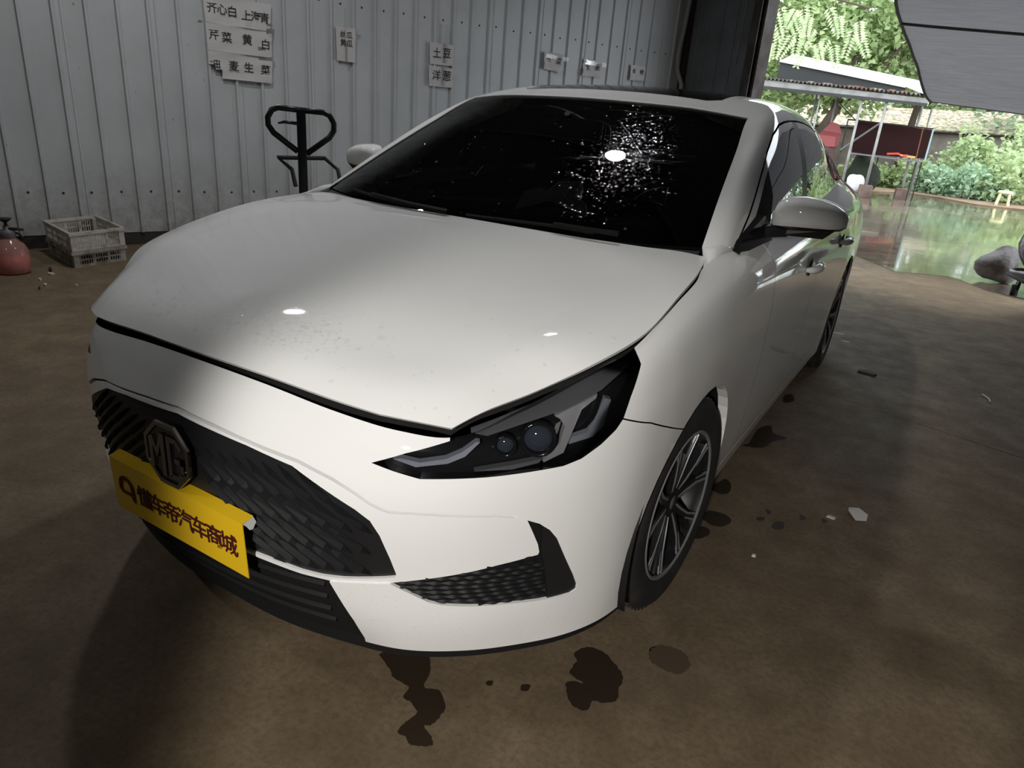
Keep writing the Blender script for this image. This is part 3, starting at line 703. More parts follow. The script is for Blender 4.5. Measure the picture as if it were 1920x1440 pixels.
# badge: octagon ring with two letters
bd = MB(); O = (0, -.968, .592)
oct_ = lambda r: [(r*math.cos(PI/8+PI/4*k), r*math.sin(PI/8+PI/4*k)) for k in range(8)]
for k in range(8):
    a, b = oct_(.079), oct_(.069); k2 = (k+1) % 8
    bd.prism([a[k], a[k2], b[k2], b[k]], (0, -.007, 0), O)
badge = bd.build('badge', 'chrome', car)
MB().prism(oct_(.068), (0, -.003, 0), O).build('badge_field', 'gloss_black', badge)
def strokes(name, L):
    m = MB()
    for q in L: m.prism(q, (0, -.005, 0), (O[0], O[1]-.003, O[2]))
    return m.build(name, 'chrome', badge)
strokes('letter_m', [[(-.056,-.040),(-.044,-.040),(-.044,.036),(-.056,.030)], [(-.044,.036),(-.044,.014),(-.030,-.014),(-.030,.010)], [(-.030,.010),(-.030,-.014),(-.016,.022),(-.016,.048)], [(-.016,.048),(-.016,-.052),(-.003,-.052),(-.003,.048)]])
strokes('letter_g', [[(.005,.048),(.005,-.052),(.017,-.044),(.017,.040)], [(.005,.048),(.017,.036),(.034,.036),(.038,.048)], [(.034,.036),(.038,.048),(.057,.030),(.046,.020)], [(.005,-.052),(.017,-.040),(.034,-.040),(.038,-.052)], [(.034,-.040),(.038,-.052),(.057,-.034),(.046,-.028)], [(.057,-.034),(.046,-.034),(.046,.002),(.057,.002)], [(.057,.002),(.028,.002),(.028,-.010),(.057,-.010)]])

# yellow show plate with its folded top edge
mat('plate_yellow', (.70, .44, .012), .35, coat=.3); mat('plate_red', (.055, .006, .008), .5); mat('plate_back', (.62, .62, .6), .5)
TL, TR, BR, BL = (-.224,-.974,.517), (.225,-.972,.507), (.225,-.966,.371), (-.224,-.968,.381)
dpt = np.array((0, .002, 0)); q = [np.array(v) for v in (TL, TR, BR, BL)]
plate = MB().add([tuple(v) for v in q]+[tuple(v+dpt) for v in q], [(0,3,2,1),(4,5,6,7),(0,1,5,4),(1,2,6,5),(2,3,7,6),(3,0,4,7)]).build('show_plate', 'plate_yellow', car)
fl_ = [(-.224,-.974,.517), (.225,-.972,.507), (.225,-.944,.514), (-.224,-.946,.524)]
MB().add(fl_+[(x, y, z-.0015) for x, y, z in fl_], [(0,1,2,3),(7,6,5,4),(0,4,5,1),(1,5,6,2),(2,6,7,3),(3,7,4,0)]).build('top_flange', 'plate_yellow', plate)
MB().add([(.2255,-.971,.506),(.2255,-.945,.513),(.2265,-.938,.497),(.2265,-.948,.484),(.2265,-.956,.486),(.2255,-.963,.498)], [(0,1,2,3,4,5)]).build('end_tab', 'plate_back', plate)
def plate_pt(u, v, e=.0016):   # u, v in 0..1 from the top left
    a = q[0]*(1-u)+q[1]*u; b = q[3]*(1-u)+q[2]*u; p = a*(1-v)+b*v; return p + np.array((0, -e, 0))
def lay(o, u, v):
    ex = Vector(q[1]-q[0]).normalized(); ez = Vector(q[0]-q[3]).normalized(); M = Matrix((ex, ez, ex.cross(ez))).transposed().to_4x4(); M.translation = Vector(plate_pt(u, v)); o.matrix_local = M
for k, ch in enumerate('懂车帝汽车商城'):
    t = text_mesh('character', ch, .056, MATS['plate_red'], plate, bold=.0003); lay(t, .262+k*.105, .53)
lg = MB()
arc = [(-.021+0*k, 0) for k in ()]
for k in range(10):
    a0, a1 = PI*(1.0-k/10.*1.05), PI*(1.0-(k+1)/10.*1.05)
    if k in (0,): pass
    lg.prism([(.021*math.cos(a0), .004+.021*math.sin(a0)), (.021*math.cos(a1), .004+.021*math.sin(a1)), (.013*math.cos(a1), .003+.014*math.sin(a1)), (.013*math.cos(a0), .003+.014*math.sin(a0))], (0, 0, .001), (0, 0, 0), (1, 0, 0), (0, 1, 0))
lg.prism([(-.021,.006),(-.013,.006),(-.013,-.012),(-.021,-.006)], (0, 0, .001), (0, 0, 0), (1, 0, 0), (0, 1, 0)); lg.prism([(.013,.006),(.021,.006),(.021,-.024),(.013,-.018)], (0, 0, .001), (0, 0, 0), (1, 0, 0), (0, 1, 0)); lg.prism([(-.014,-.012),(.014,-.012),(.014,-.006),(-.014,-.006)], (0, 0, .001), (0, 0, 0), (1, 0, 0), (0, 1, 0))
lg.V = [(x*1.3, y*1.3, z) for x, y, z in lg.V]; lay(lg.build('emblem', 'plate_red', plate), .115, .50)

# lower intakes
for z in (.245, .285, .325, .362):
    pts = []
    for k in range(21):
        x = -.40 + .04*k; p, nn = on_front(x, z)
        if p is not None and (abs(x) < .37): pts.append(p - nn*.011)
    MB().tube(pts, .008, 5).build('intake_slat', 'plastic_black', car)
for sgn in (0, 1):
    S_ = lambda bm, t: both(bm, t)[sgn]; sx = 1-2*sgn
    fg = panel('fog_intake', offset(S_(wb, (FOG,)), .0075), MATS['plastic_black'], car, 0)
    panel('intake_blade', offset(S_(wb, (FOGB,)), .003), MATS['satin_black'], fg, .006)
    FP = [(-.103,.399),(-.024,.415),(.061,.431),(.119,.443),(.178,.452),(.206,.456),(.211,.472),(.228,.403),(.240,.334),(.222,.327),(.158,.333),(.067,.339),(.007,.345),(-.022,.353),(-.051,.370)]
    for z in np.arange(.338, .470, .0125):
        pts = []
        for k in range(60):
            a = -.10 + .34*k/59
            h = body_bvh.ray_cast(Vector((.8*a+.6*1.5, .6*a-.8*1.5, z)), Vector((-.6, .8, 0)))
            if h[0] is None or not in_poly((a, z), FP): continue
            nn = h[1] if h[1].y < 0 else -h[1]
            p = h[0]-nn*.007; pts.append((p.x*sx, p.y, p.z))
        if len(pts) > 3: MB().tube(pts, [.0022+.0040*abs(math.sin(k*.55+(round(z/.0125) % 2)*1.57))**1.5 for k in range(len(pts))], 5).build('mesh_bar', 'plastic_black', fg)

# headlights
TRIM = [(.597,-.714,.732),(.631,-.668,.748),(.680,-.602,.775),(.737,-.515,.818),(.775,-.44,.848),(.793,-.413,.840),(.772,-.499,.804),(.727,-.576,.772),(.675,-.636,.749),(.624,-.696,.727)]
DRL1 = [(.486,-.816,.679),(.527,-.797,.667),(.577,-.760,.676),(.601,-.737,.690),(.616,-.709,.715),(.610,-.713,.716),(.594,-.738,.698),(.572,-.761,.685),(.532,-.791,.676),(.499,-.809,.682)]
DRL2 = [(.749,-.581,.704),(.779,-.530,.711),(.789,-.508,.730),(.790,-.483,.782),(.781,-.497,.788),(.780,-.519,.744),(.771,-.542,.724),(.750,-.576,.717)]
BEZEL = [(.716,-.592,.761),(.750,-.542,.784),(.768,-.508,.797),(.769,-.513,.790),(.754,-.547,.771),(.749,-.576,.721),(.744,-.591,.687),(.719,-.626,.671),(.717,-.629,.675),(.736,-.597,.708),(.737,-.584,.742),(.726,-.588,.757)]
STRIP = [(.620,-.731,.661),(.674,-.677,.671),(.716,-.629,.679),(.712,-.635,.671),(.676,-.678,.662)]
def slab(name, P3, d, m, parent, sx):
    n = len(P3); D = np.array((-.6, .8, .1))*d
    V = [np.array(p) for p in P3]; V = V+[v+D for v in V]; V = [(sx*v[0], v[1], v[2]) for v in V]
    bm = bmesh.new(); vs_ = [bm.verts.new(v) for v in V]
    f = bm.faces.new(vs_[:n]); 
    for i in range(n): bm.faces.new((vs_[i], vs_[n+i], vs_[n+(i+1) % n], vs_[(i+1) % n]))
    bmesh.ops.triangulate(bm, faces=[f]); bmesh.ops.recalc_face_normals(bm, faces=bm.faces[:])
    b = MB(); b.bm(bm); o = b.build(name, m, parent, angle=50); return o
for sgn in (0, 1):
    sx = 1-2*sgn; hv = both(wb, (HEAD,))[sgn]
    hl = panel('headlight', offset(hv, .045), MATS['gloss_black'], car, 0)
    # border frame: the rim of the lamp, a band just behind the lens
    panel('lamp_rim', walls((lambda A: A)(offset(hv, .001)), .05), MATS['gloss_black'], hl, 0) if False else None
    W_ = walls(offset(hv, .002), .046, seam=False); nh = len(hv[0])
    mk('lamp_rim', W_[0][nh:], [[i-nh for i in f] for f in W_[2][len(hv[2]):]], MATS['gloss_black'], hl, normals=W_[1][nh:])
    mk('lens', *(lambda A: (A[0], A[2]))(offset(hv, .003)), MATS['lens'], hl, normals=hv[1])
    slab('trim_strip', TRIM, .02, 'lamp_grey', hl, sx); slab('daytime_light', DRL1, .015, 'drl', hl, sx); slab('daytime_light', DRL2, .015, 'drl', hl, sx)
    slab('bezel', BEZEL, .02, 'lamp_silver', hl, sx); slab('lower_trim', STRIP, .015, 'lamp_grey', hl, sx)
    for (px_, r) in (((.698,-.620,.717), .030), ((.650,-.668,.706), .018)):
        b = MB(); prof = [(r*1.25, -.012), (r*1.25, .012), (r*1.05, .014), (r, .004)]
        b.lathe(prof, 24); 
        dirv = Vector((.5, -.86, .1)).normalized(); R3 = dirv.to_track_quat('Z', 'Y').to_matrix()
        b.V = [tuple(R3 @ Vector(v) + Vector(px_)) for v in b.V]; b.V = [(sx*x, y, z) for x, y, z in b.V]
        pj = b.build('projector_ring', 'gloss_black', hl, smooth=True)
        b = MB(); b.lathe([(0.0001, r*.55)]+[(r*math.sin(t), r*.55*math.cos(t)) for t in (.3, .6, .9, 1.2, 1.5)], 24)
        b.V = [tuple(R3 @ Vector(v) + Vector(px_)) for v in b.V]; b.V = [(sx*x, y, z) for x, y, z in b.V]
        b.build('projector_lens', mat('projector', (.03, .035, .045), .04, coat=1), pj, smooth=True)

# ---------------------------------------------------------------- wheels
def wheel():
    """a wheel about the origin, outer face towards +x"""
    R0, wd = .318, .205
    tyre_prof = [(.214,.085),(.224,.098),(.245,.104),(.275,.106),(.298,.100),(.310,.088),(.316,.070),(.318,.045),(.318,.042),(.311,.040),(.311,.034),(.318,.032),(.318,.004),(.311,.002),(.311,-.004),(.318,-.006),(.318,-.032),(.311,-.034),(.311,-.040),(.318,-.042),(.316,-.07),(.310,-.088),(.29,-.1),(.24,-.1),(.214,-.085)]
    wh = MB().lathe(tyre_prof, 72, 'X', (-.1, 0, 0)).build('wheel', 'rubber', car, angle=35)
    b = MB()
    for k in range(60):
        q = 2*PI*k/60
        for s_, x in ((0, -.042), (.03, -.158)):
            c, sn = math.cos(q+s_), math.sin(q+s_)
            R3 = Matrix.Rotation(q+s_, 3, 'X'); b.box(tuple(R3 @ Vector((x, .3135, 0))), (.055, .007, .017), R3)
    tr = b.build('tread_blocks', 'rubber', wh); tr['kind'] = 'stuff'
    rim = MB().lathe([(.222,-.008),(.224,-.002),(.220,.0),(.214,-.004),(.208,-.02),(.200,-.03),(.195,-.10),(.200,-.18),(.215,-.19)], 60, 'X').build('rim', 'rim_black', wh, angle=35)
    MB().lathe([(.2235,-.003),(.222,.0012),(.216,.0012),(.212,-.004)], 60, 'X').build('rim_edge', 'machined', rim, smooth=True)
    MB().lathe([(.0001,-.095),(.15,-.10),(.152,-.115),(.0001,-.12)], 40, 'X').build('brake_disc', mat('disc', (.12,.11,.10), .5, metal=.8), rim, smooth=True)
    b = MB().lathe([(.0001,-.022),(.026,-.024),(.031,-.028),(.05,-.032),(.055,-.05),(.052,-.09)], 32, 'X'); b.build('hub', 'rim_black', rim, smooth=True)
    MB().lathe([(.0001,-.0215),(.020,-.0225),(.021,-.026)], 24, 'X').build('hub_cap', 'lamp_grey', rim, smooth=True)
    def bar(pts, w0, w1, x0, x1, th):
        """flat spoke arm through polar points"""
        b = MB(); n = len(pts); L = []
        P2 = [(r*math.cos(t), r*math.sin(t)) for r, t in pts]
        for i, p in enumerate(P2):
            a = P2[max(i-1, 0)]; c = P2[min(i+1, n-1)]; dx, dy = c[0]-a[0], c[1]-a[1]; l = math.hypot(dx, dy)
            u = i/(n-1); w_ = (w0*(1-u)+w1*u)/2; x = x0*(1-u)+x1*u; nx, ny = -dy/l*w_, dx/l*w_
            L.append(((x, p[0]+nx, p[1]+ny), (x, p[0]-nx, p[1]-ny), (x-th, p[0]-nx*1.25, p[1]-ny*1.25), (x-th, p[0]+nx*1.25, p[1]+ny*1.25)))
        V = [v for q in L for v in q]; F = [(4*i+j, 4*i+(j+1) % 4, 4*i+4+(j+1) % 4, 4*i+4+j) for i in range(n-1) for j in range(4)] + [(3,2,1,0), tuple(4*(n-1)+j for j in range(4))]
        return b.add(V, F)
    for k in range(5):
        t0 = 2*PI*k/5 + .35
        for s_ in (1, -1):
            sp = bar([(.03, t0+s_*.30), (.085, t0+s_*.23), (.145, t0+s_*.235), (.205, t0+s_*.30)], .030, .024, -.027, -.006, .03).build('spoke', 'rim_black', rim)
            bar([(.045, t0+s_*.36), (.085, t0+s_*.285), (.145, t0+s_*.285), (.209, t0+s_*.35)], .006, .007, -.0245, -.0035, .004).build('machined_edge', 'machined', sp)
            bar([(.085, t0+s_*.150), (.145, t0+s_*.18), (.209, t0+s_*.255)], .004, .006, -.0225, -.0035, .004).build('machined_edge', 'machined', sp)
            bar([(.145, t0+s_*.235), (.175, t0+s_*.14), (.209, t0+s_*.10)], .016, .014, -.018, -.006, .02).build('spoke_branch', 'rim_black', sp)
    return wh
w0_ = wheel()
pos = [(.858, 0, math.radians(-4), 1), (.902, 2.685, 0, 1), (-.858, 0, math.radians(-4), -1), (-.902, 2.685, 0, -1)]
for i, (x, y, st_, s_) in enumerate(pos):
    o = w0_ if i == 0 else copy_tree(w0_, car)
    o.parent = car; o.location = (x, y, .318); o.rotation_euler = (.5*i, 0, st_ + (PI if s_ < 0 else 0))

# ---------------------------------------------------------------- mirrors, handles, wipers
MIR = [(.826,.66,1.062,.030,.026),(.836,.665,1.072,.055,.044),(.862,.675,1.080,.075,.053),(.91,.688,1.083,.085,.054),(.96,.70,1.082,.086,.050),(1.00,.712,1.078,.080,.043),(1.027,.722,1.073,.064,.033),(1.042,.73,1.069,.035,.018)]
def mirror_mesh(sx, lo, hi, m, name, parent, grow=1):
    V, F = [], []; nn = 20; k = 0
    for x, y, z, ry, rz in MIR:
        for j in range(nn):
            t = lo + (hi-lo)*j/(nn-1); c, s_ = math.cos(t), math.sin(t)
            e = .75
            V.append((sx*x, y + .012 - ry*grow*math.copysign(abs(c)**e, c), z + rz*grow*math.copysign(abs(s_)**e, s_)))
    for i in range(len(MIR)-1):
        for j in range(nn-1): F.append((i*nn+j, (i+1)*nn+j, (i+1)*nn+j+1, i*nn+j+1))
    F.append(tuple(range(nn))); F.append(tuple((len(MIR)-1)*nn+j for j in range(nn))[::-1])
    return MB().add(V, F).build(name, m, parent, angle=60)
for sx in (1, -1):
    mr = mirror_mesh(sx, -.62, 1.75, 'paint', 'door_mirror', car)
    mirror_mesh(sx, -2.2, -.55, 'gloss_black', 'mirror_base', mr, .985)
    b = MB()
    V = [(.835,.655,1.06),(.835,.72,1.06),(1.02,.735,1.045),(1.02,.67,1.05),(.855,.655,1.012),(.855,.72,1.012),(.985,.735,1.012),(.985,.68,1.014)]
    b.add([(sx*x, y, z) for x, y, z in V], [(0,1,2,3),(4,7,6,5),(0,4,5,1),(1,5,6,2),(2,6,7,3),(3,7,4,0)]); b.build('mirror_underside', 'satin_black', mr)
    b = MB(); V = [(.785,.60,1.035),(.785,.72,1.035),(.88,.72,1.045),(.88,.66,1.045),(.80,.60,1.0),(.80,.73,.99),(.88,.73,1.008),(.88,.66,1.008)]
    b.add([(sx*x, y, z) for x, y, z in V], [(0,1,2,3),(4,7,6,5),(0,4,5,1),(1,5,6,2),(2,6,7,3),(3,7,4,0)]); b.build('mirror_arm', 'satin_black', mr)
    b = MB(); V = [(.801,.345,.988),(.792,.40,1.012),(.803,.62,1.07),(.815,.72,1.02),(.824,.70,.985),(.822,.50,.962),(.812,.37,.945)]
    b.add([(sx*(x+.006), y, z) for x, y, z in V]+[(sx*(x-.02), y, z) for x, y, z in V], [tuple(range(7))]+[(i, (i+1) % 7, 7+(i+1) % 7, 7+i) for i in range(7)]); b.build('mirror_sail', 'gloss_black', mr)
for sx in (1, -1):
    for y0, z0, x0 in ((1.13, .832, .899), (1.98, .842, .911)):
        V = []
        for k in range(11):
            u = k/10; V.append((sx*(x0+.003+.030*math.sin(PI*u)**.5+.006*u), y0+.20*u, z0+.004*u))
        h = MB().tube(V, [.008+.011*math.sin(PI*k/10)**.6 for k in range(11)], 10).build('door_handle', 'paint', car, smooth=True)
        MB().lathe([(.0001, .0), (.03, .0), (.036, .003)], 20, 'X', (sx*(x0+.0015), y0+.08, z0)).build('handle_shade_disc', 'void', h, smooth=True)  # black disc on the door stands in for shade behind the handle
def gpt(u, v, e=.012):
    """point on the windscreen: u across (-1..1), v from cowl (0) to roof (1), lifted by e"""
    i = v*3*NG; j = (6-abs(u)*3)*9
    i0, j0 = int(min(i, 3*NG-1)), int(min(j, 53)); fi, fj = i-i0, j-j0
    p = (GA[i0, j0]*(1-fi)*(1-fj)+GA[i0+1, j0]*fi*(1-fj)+GA[i0, j0+1]*(1-fi)*fj+GA[i0+1, j0+1]*fi*fj).copy()
    if u < 0: p[0] = -p[0]
    return p + np.array((0, -.47, .88))*e
for uv in ([(.62,.004),(.52,.010),(.36,.022),(.20,.020),(-.02,.012)], [(-.10,.002),(-.30,.004),(-.55,.012),(-.72,.02)]):
    P3 = [gpt(*k) for k in uv]
    wp = MB().tube([tuple(p+np.array((0,-.006,.008))) for p in P3[:3]], [.009,.008,.006], 6).build('wiper', 'pillar_black', car)
    MB().tube([tuple(p) for p in P3[1:]], .006, 6).build('wiper_blade', 'pillar_black', wp)
# black cowl under the screen
cw = []
for k in range(21):
    u = -1+k*.1; p = gpt(u, 0, 0); cw.append([(p[0], p[1]-.10, .945), (p[0], p[1]-.04, p[2]-.022), (p[0], p[1]+.02, p[2]-.004)])
MB().add([v for r in cw for v in r], [(i*3+j, (i+1)*3+j, (i+1)*3+j+1, i*3+j+1) for i in range(20) for j in range(2)]).build('cowl', 'pillar_black', car, smooth=True)
# black ceramic border of the windscreen
b = MB()
def border(f0, f1, n=24):
    k = len(b.V)
    for i in range(n+1): b.V.append(tuple(f0(i/n))); b.V.append(tuple(f1(i/n)))
    b.F.extend((k+2*i, k+2*i+1, k+2*i+3, k+2*i+2) for i in range(n))
border(lambda t: gpt(-1+2*t, 0, -.006), lambda t: gpt(-.95+1.9*t, .10, -.006)); border(lambda t: gpt(-1+2*t, 1, -.006), lambda t: gpt(-.95+1.9*t, .955, -.006))
border(lambda t: gpt(1, t, -.006), lambda t: gpt(.93, .05+.92*t, -.006)); border(lambda t: gpt(-1, t, -.006), lambda t: gpt(-.93, .05+.92*t, -.006))
b.build('screen_border', 'satin_black', screen, smooth=True)

# ---------------------------------------------------------------- cabin
mat('cabin', (.018, .018, .02), .75); mat('seat_cloth', (.03, .03, .033), .8); mat('headliner', (.16, .16, .16), .9)
b = MB(); da = []
for k in range(13):
    x = -.70+1.4*k/12; da.append([(x, .30+.02*abs(x), .955), (x, .55, .985-.02*abs(x)), (x, .78, .975), (x, .84, .90), (x, .84, .45)])
b.add([v for r in da for v in r], [(i*5+j, (i+1)*5+j, (i+1)*5+j+1, i*5+j+1) for i in range(12) for j in range(4)])
dash = b.build('dashboard', 'cabin', car, smooth=True)
hood_b = MB().lathe([(.0001,.03),(.10,.025),(.15,.0),(.16,-.04)], 20, 'Y', (.36, .72, .985)); hood_b.V = [(x, y+(z-.985)*.2, .985+(z-.985)*.45) for x, y, z in hood_b.V]; hood_b.build('gauge_hood', 'cabin', dash, smooth=True)
b = MB(); b.tube([(.36+.185*math.cos(t), .93+.07*math.sin(t), .93+.17*math.sin(t)) for t in np.linspace(0, 2*PI, 33)], .016, 8); b.box((.36,.95,.92),(.12,.04,.11)); b.box((.36,.94,.93),(.34,.02,.03)); b.build('steering_wheel', 'satin_black', car)
for x in (.37, -.37):
    b = MB(); b.box((x, 1.30, .52), (.50, .52, .16), None, .05); b.box((x, 1.62, .80), (.48, .14, .62), Matrix.Rotation(-.25, 3, 'X'), .05); s_ = b.build('front_seat', 'seat_cloth', car)
    MB().box((x, 1.72, 1.21), (.27, .10, .17), Matrix.Rotation(-.2, 3, 'X'), .04).build('headrest', 'seat_cloth', s_)
b = MB(); b.box((0, 2.35, .52), (1.3, .5, .18), None, .05); b.box((0, 2.68, .80), (1.3, .16, .55), Matrix.Rotation(-.35, 3, 'X'), .05); b.build('rear_bench', 'seat_cloth', car)
rm = MB().box((.0, .80, 1.272), (.25, .03, .075), Matrix.Rotation(.12, 3, 'Z'), .012).build('rear_view_mirror', 'cabin', car)
MB().tube([(0,.80,1.29),(0,.76,1.325)], .012, 8).build('mirror_stalk', 'cabin', rm)
ro = np.array([[GA[i, j] for j in range(27, 55, 3)] for i in range(27, 64, 4)]); rb_ = extract(grid_bm(ro, lambda i, j: 1), (1,)); rb_ = join(rb_, mirror(rb_)); V = rb_[0]-np.array((0, 0, .035))
mk('headlining', V, rb_[2], MATS['headliner'], car)
MB().box((0, 1.6, .30), (1.5, 2.6, .02)).build('cabin_floor', 'cabin', car)
# ------------------------------------------------------------------ water on the floor
mat('wet_dark', (.030, .021, .014), .4, spec=.08)
PUD = {
 'A': [(.328,-.667),(.365,-.631),(.424,-.596),(.470,-.643),(.490,-.692),(.524,-.679),(.565,-.71),(.574,-.741),(.571,-.772),(.560,-.783),(.604,-.807),(.598,-.823),(.567,-.841),(.545,-.829),(.519,-.829),(.518,-.799),(.524,-.763),(.492,-.747),(.469,-.744),(.456,-.712),(.410,-.711),(.374,-.689)],
 'B': [(.740,-.370),(.759,-.330),(.801,-.320),(.836,-.337),(.882,-.373),(.887,-.413),(.899,-.45),(.873,-.481),(.849,-.491),(.850,-.524),(.813,-.530),(.772,-.483),(.783,-.46),(.808,-.451),(.762,-.44),(.758,-.393)],
 'C': [(.760,.52),(.804,.534),(.829,.585),(.885,.596),(.916,.562),(.900,.506),(.865,.492),(.828,.507),(.78,.49)], 'D': [(.77,.42),(.810,.450),(.854,.463),(.875,.437),(.859,.384),(.834,.373),(.79,.38)],
 'E': [(.75,.78),(.787,.801),(.811,.874),(.844,.836),(.851,.763),(.817,.736)], 'F': [(.76,1.35),(.807,1.294),(.803,1.472),(.846,1.561),(.875,1.479),(.940,1.459),(.896,1.38),(.878,1.296),(.851,1.261),(.79,1.24)][1:],
 'G': [(.818,2.027),(.851,2.075),(.876,1.982),(.838,1.921)], 'H': [(1.052,.666),(1.075,.675),(1.086,.640),(1.069,.610),(1.045,.617)],
 'I': [(.988,.653),(1.008,.668),(1.013,.645),(.993,.630)], 'J': [(1.0,.731),(1.023,.726),(1.017,.698)], 'K': [(1.117,.775),(1.142,.762),(1.128,.734)], 'L': [(1.19,.80),(1.215,.79),(1.20,.765)],
 'M': [(.682,-.545),(.70,-.535),(.703,-.555),(.688,-.562)], 'N': [(.605,-.585),(.617,-.578),(.621,-.592),(.609,-.597)],
}
def smooth_loop(P, n=5, jit=.006):
    P = np.array(P); K = len(P); out = []
    for i in range(K):
        p0, p1, p2, p3 = P[i-1], P[i], P[(i+1) % K], P[(i+2) % K]
        for k in range(n):
            t = k/n; q = .5*((2*p1)+(-p0+p2)*t+(2*p0-5*p1+4*p2-p3)*t*t+(-p0+3*p1-3*p2+p3)*t**3)
            out.append((q[0]+random.uniform(-jit, jit)*.5, q[1]+random.uniform(-jit, jit)*.5))
    return out
def flat(name, P, z, m, parent):
    bm = bmesh.new(); f = bm.faces.new([bm.verts.new((x, y, z)) for x, y in P])
    if f.normal.z < 0: pass
    bmesh.ops.triangulate(bm, faces=[f]); bmesh.ops.recalc_face_normals(bm, faces=bm.faces[:])
    if sum(g.normal.z for g in bm.faces) < 0: bmesh.ops.reverse_faces(bm, faces=bm.faces[:])
    b = MB(); b.bm(bm); o = mk(name, b.V, b.F, m, parent, smooth=False); return o
for k, P in PUD.items(): flat('wet_patch', smooth_loop(P, 6, .004 if len(P) > 6 else .001), .0012, MATS['wet_dark'], floor)
mat('damp', (.075, .053, .034), .6, spec=.15)
flat('damp_stain', smooth_loop([(.96+.055*math.cos(t), -.24+.050*math.sin(t)) for t in np.linspace(0, 2*PI, 9)[:-1]], 6, .008), .0008, MATS['damp'], floor)

# ------------------------------------------------------------------ litter on the floor
mat('scrap_white', (.62, .60, .57), .7); mat('scrap_dark', (.02, .018, .016), .7); mat('scrap_pale', (.45, .40, .33), .8)
def shard(name, c, pts, h, m, label, cat, group=None, z=.0):
    b = MB(); b.prism(pts, (0, 0, h), (c[0], c[1], z), (1, 0, 0), (0, 1, 0)); 
    o = b.build(name, m); tag(o, label, cat, group); return o
o = MB().add([(1.265,.955,.001),(1.335,.935,.004),(1.335,.885,.001),(1.30,.86,.003),(1.268,.905,.012),(1.30,.945,.016)], [(0,1,5),(0,5,4),(5,1,2),(4,5,2),(4,2,3)]).build('paper_scrap', 'scrap_white'); tag(o, 'crumpled white paper scrap on the floor right of the front wheel', 'paper')
shard('paper_bit', (1.219,.83), [(-.016,-.008),(.012,-.012),(.017,.006),(-.010,.010)], .003, 'scrap_white', 'small oval white bit left of the crumpled paper scrap', 'litter')
shard('dark_chip', (1.155,2.78), [(-.05,-.02),(.045,-.035),(.055,-.01),(0,.028),(-.045,.02)], .012, 'scrap_dark', 'dark chip lying on the floor beside the rear wheel', 'litter')
MB().tube([(1.755,2.85,.006),(1.785,2.79,.006),(1.79,2.735,.006)], .005, 5).build('thin_stick', 'scrap_white'); tag(bpy.data.objects['thin_stick'], 'thin curved white stick at the right on the floor', 'litter')
shard('white_crumb', (1.036,.39), [(-.006,-.006),(.006,-.005),(.005,.006),(-.005,.005)], .006, 'scrap_white', 'tiny white crumb on the floor ahead of the paper scrap', 'litter')
for c, q in (((.89,3.60), .05), ((.96,3.42), .035)):
    shard('pale_smear', c, [(-q,-q*.3),(q*.5,-q*.6),(q,q*.1),(q*.2,q*.6),(-q*.7,q*.4)], .002, 'scrap_pale', 'pale dried smear on the floor beside the rear wheel', 'litter', 'pale smears by the rear wheel')
LIT = [(-4.03,.848,.06,'d'), (-3.93,.80,.05,'w'), (-3.828,.671,.035,'w'), (-3.673,.624,.04,'w'), (-3.539,.751,.02,'w'), (-4.42,.62,.07,'w'), (-4.50,.52,.05,'w'), (-4.1,1.75,.04,'w'), (-4.2,1.95,.03,'w'), (-3.75,1.25,.025,'d'), (-3.6,.55,.02,'d'), (-3.95,.66,.02,'w')]
for x, y, s_, k in LIT:
    a = random.uniform(0, 3); pts = [(s_*.9*math.cos(a+t)*random.uniform(.6, 1), s_*.45*math.sin(t)*random.uniform(.6, 1)) for t in np.linspace(0, 2*PI, 7)[:-1]]
    if k == 'w': shard('litter_flake', (x, y), pts, .010, 'scrap_pale', 'pale flake of litter on the floor around the plastic crates', 'litter', 'pale litter flakes by the crates')
    else: shard('litter_clod', (x, y), pts, .020, 'scrap_dark', 'dark clod of litter on the floor in front of the crates', 'litter', 'dark clods by the crates')

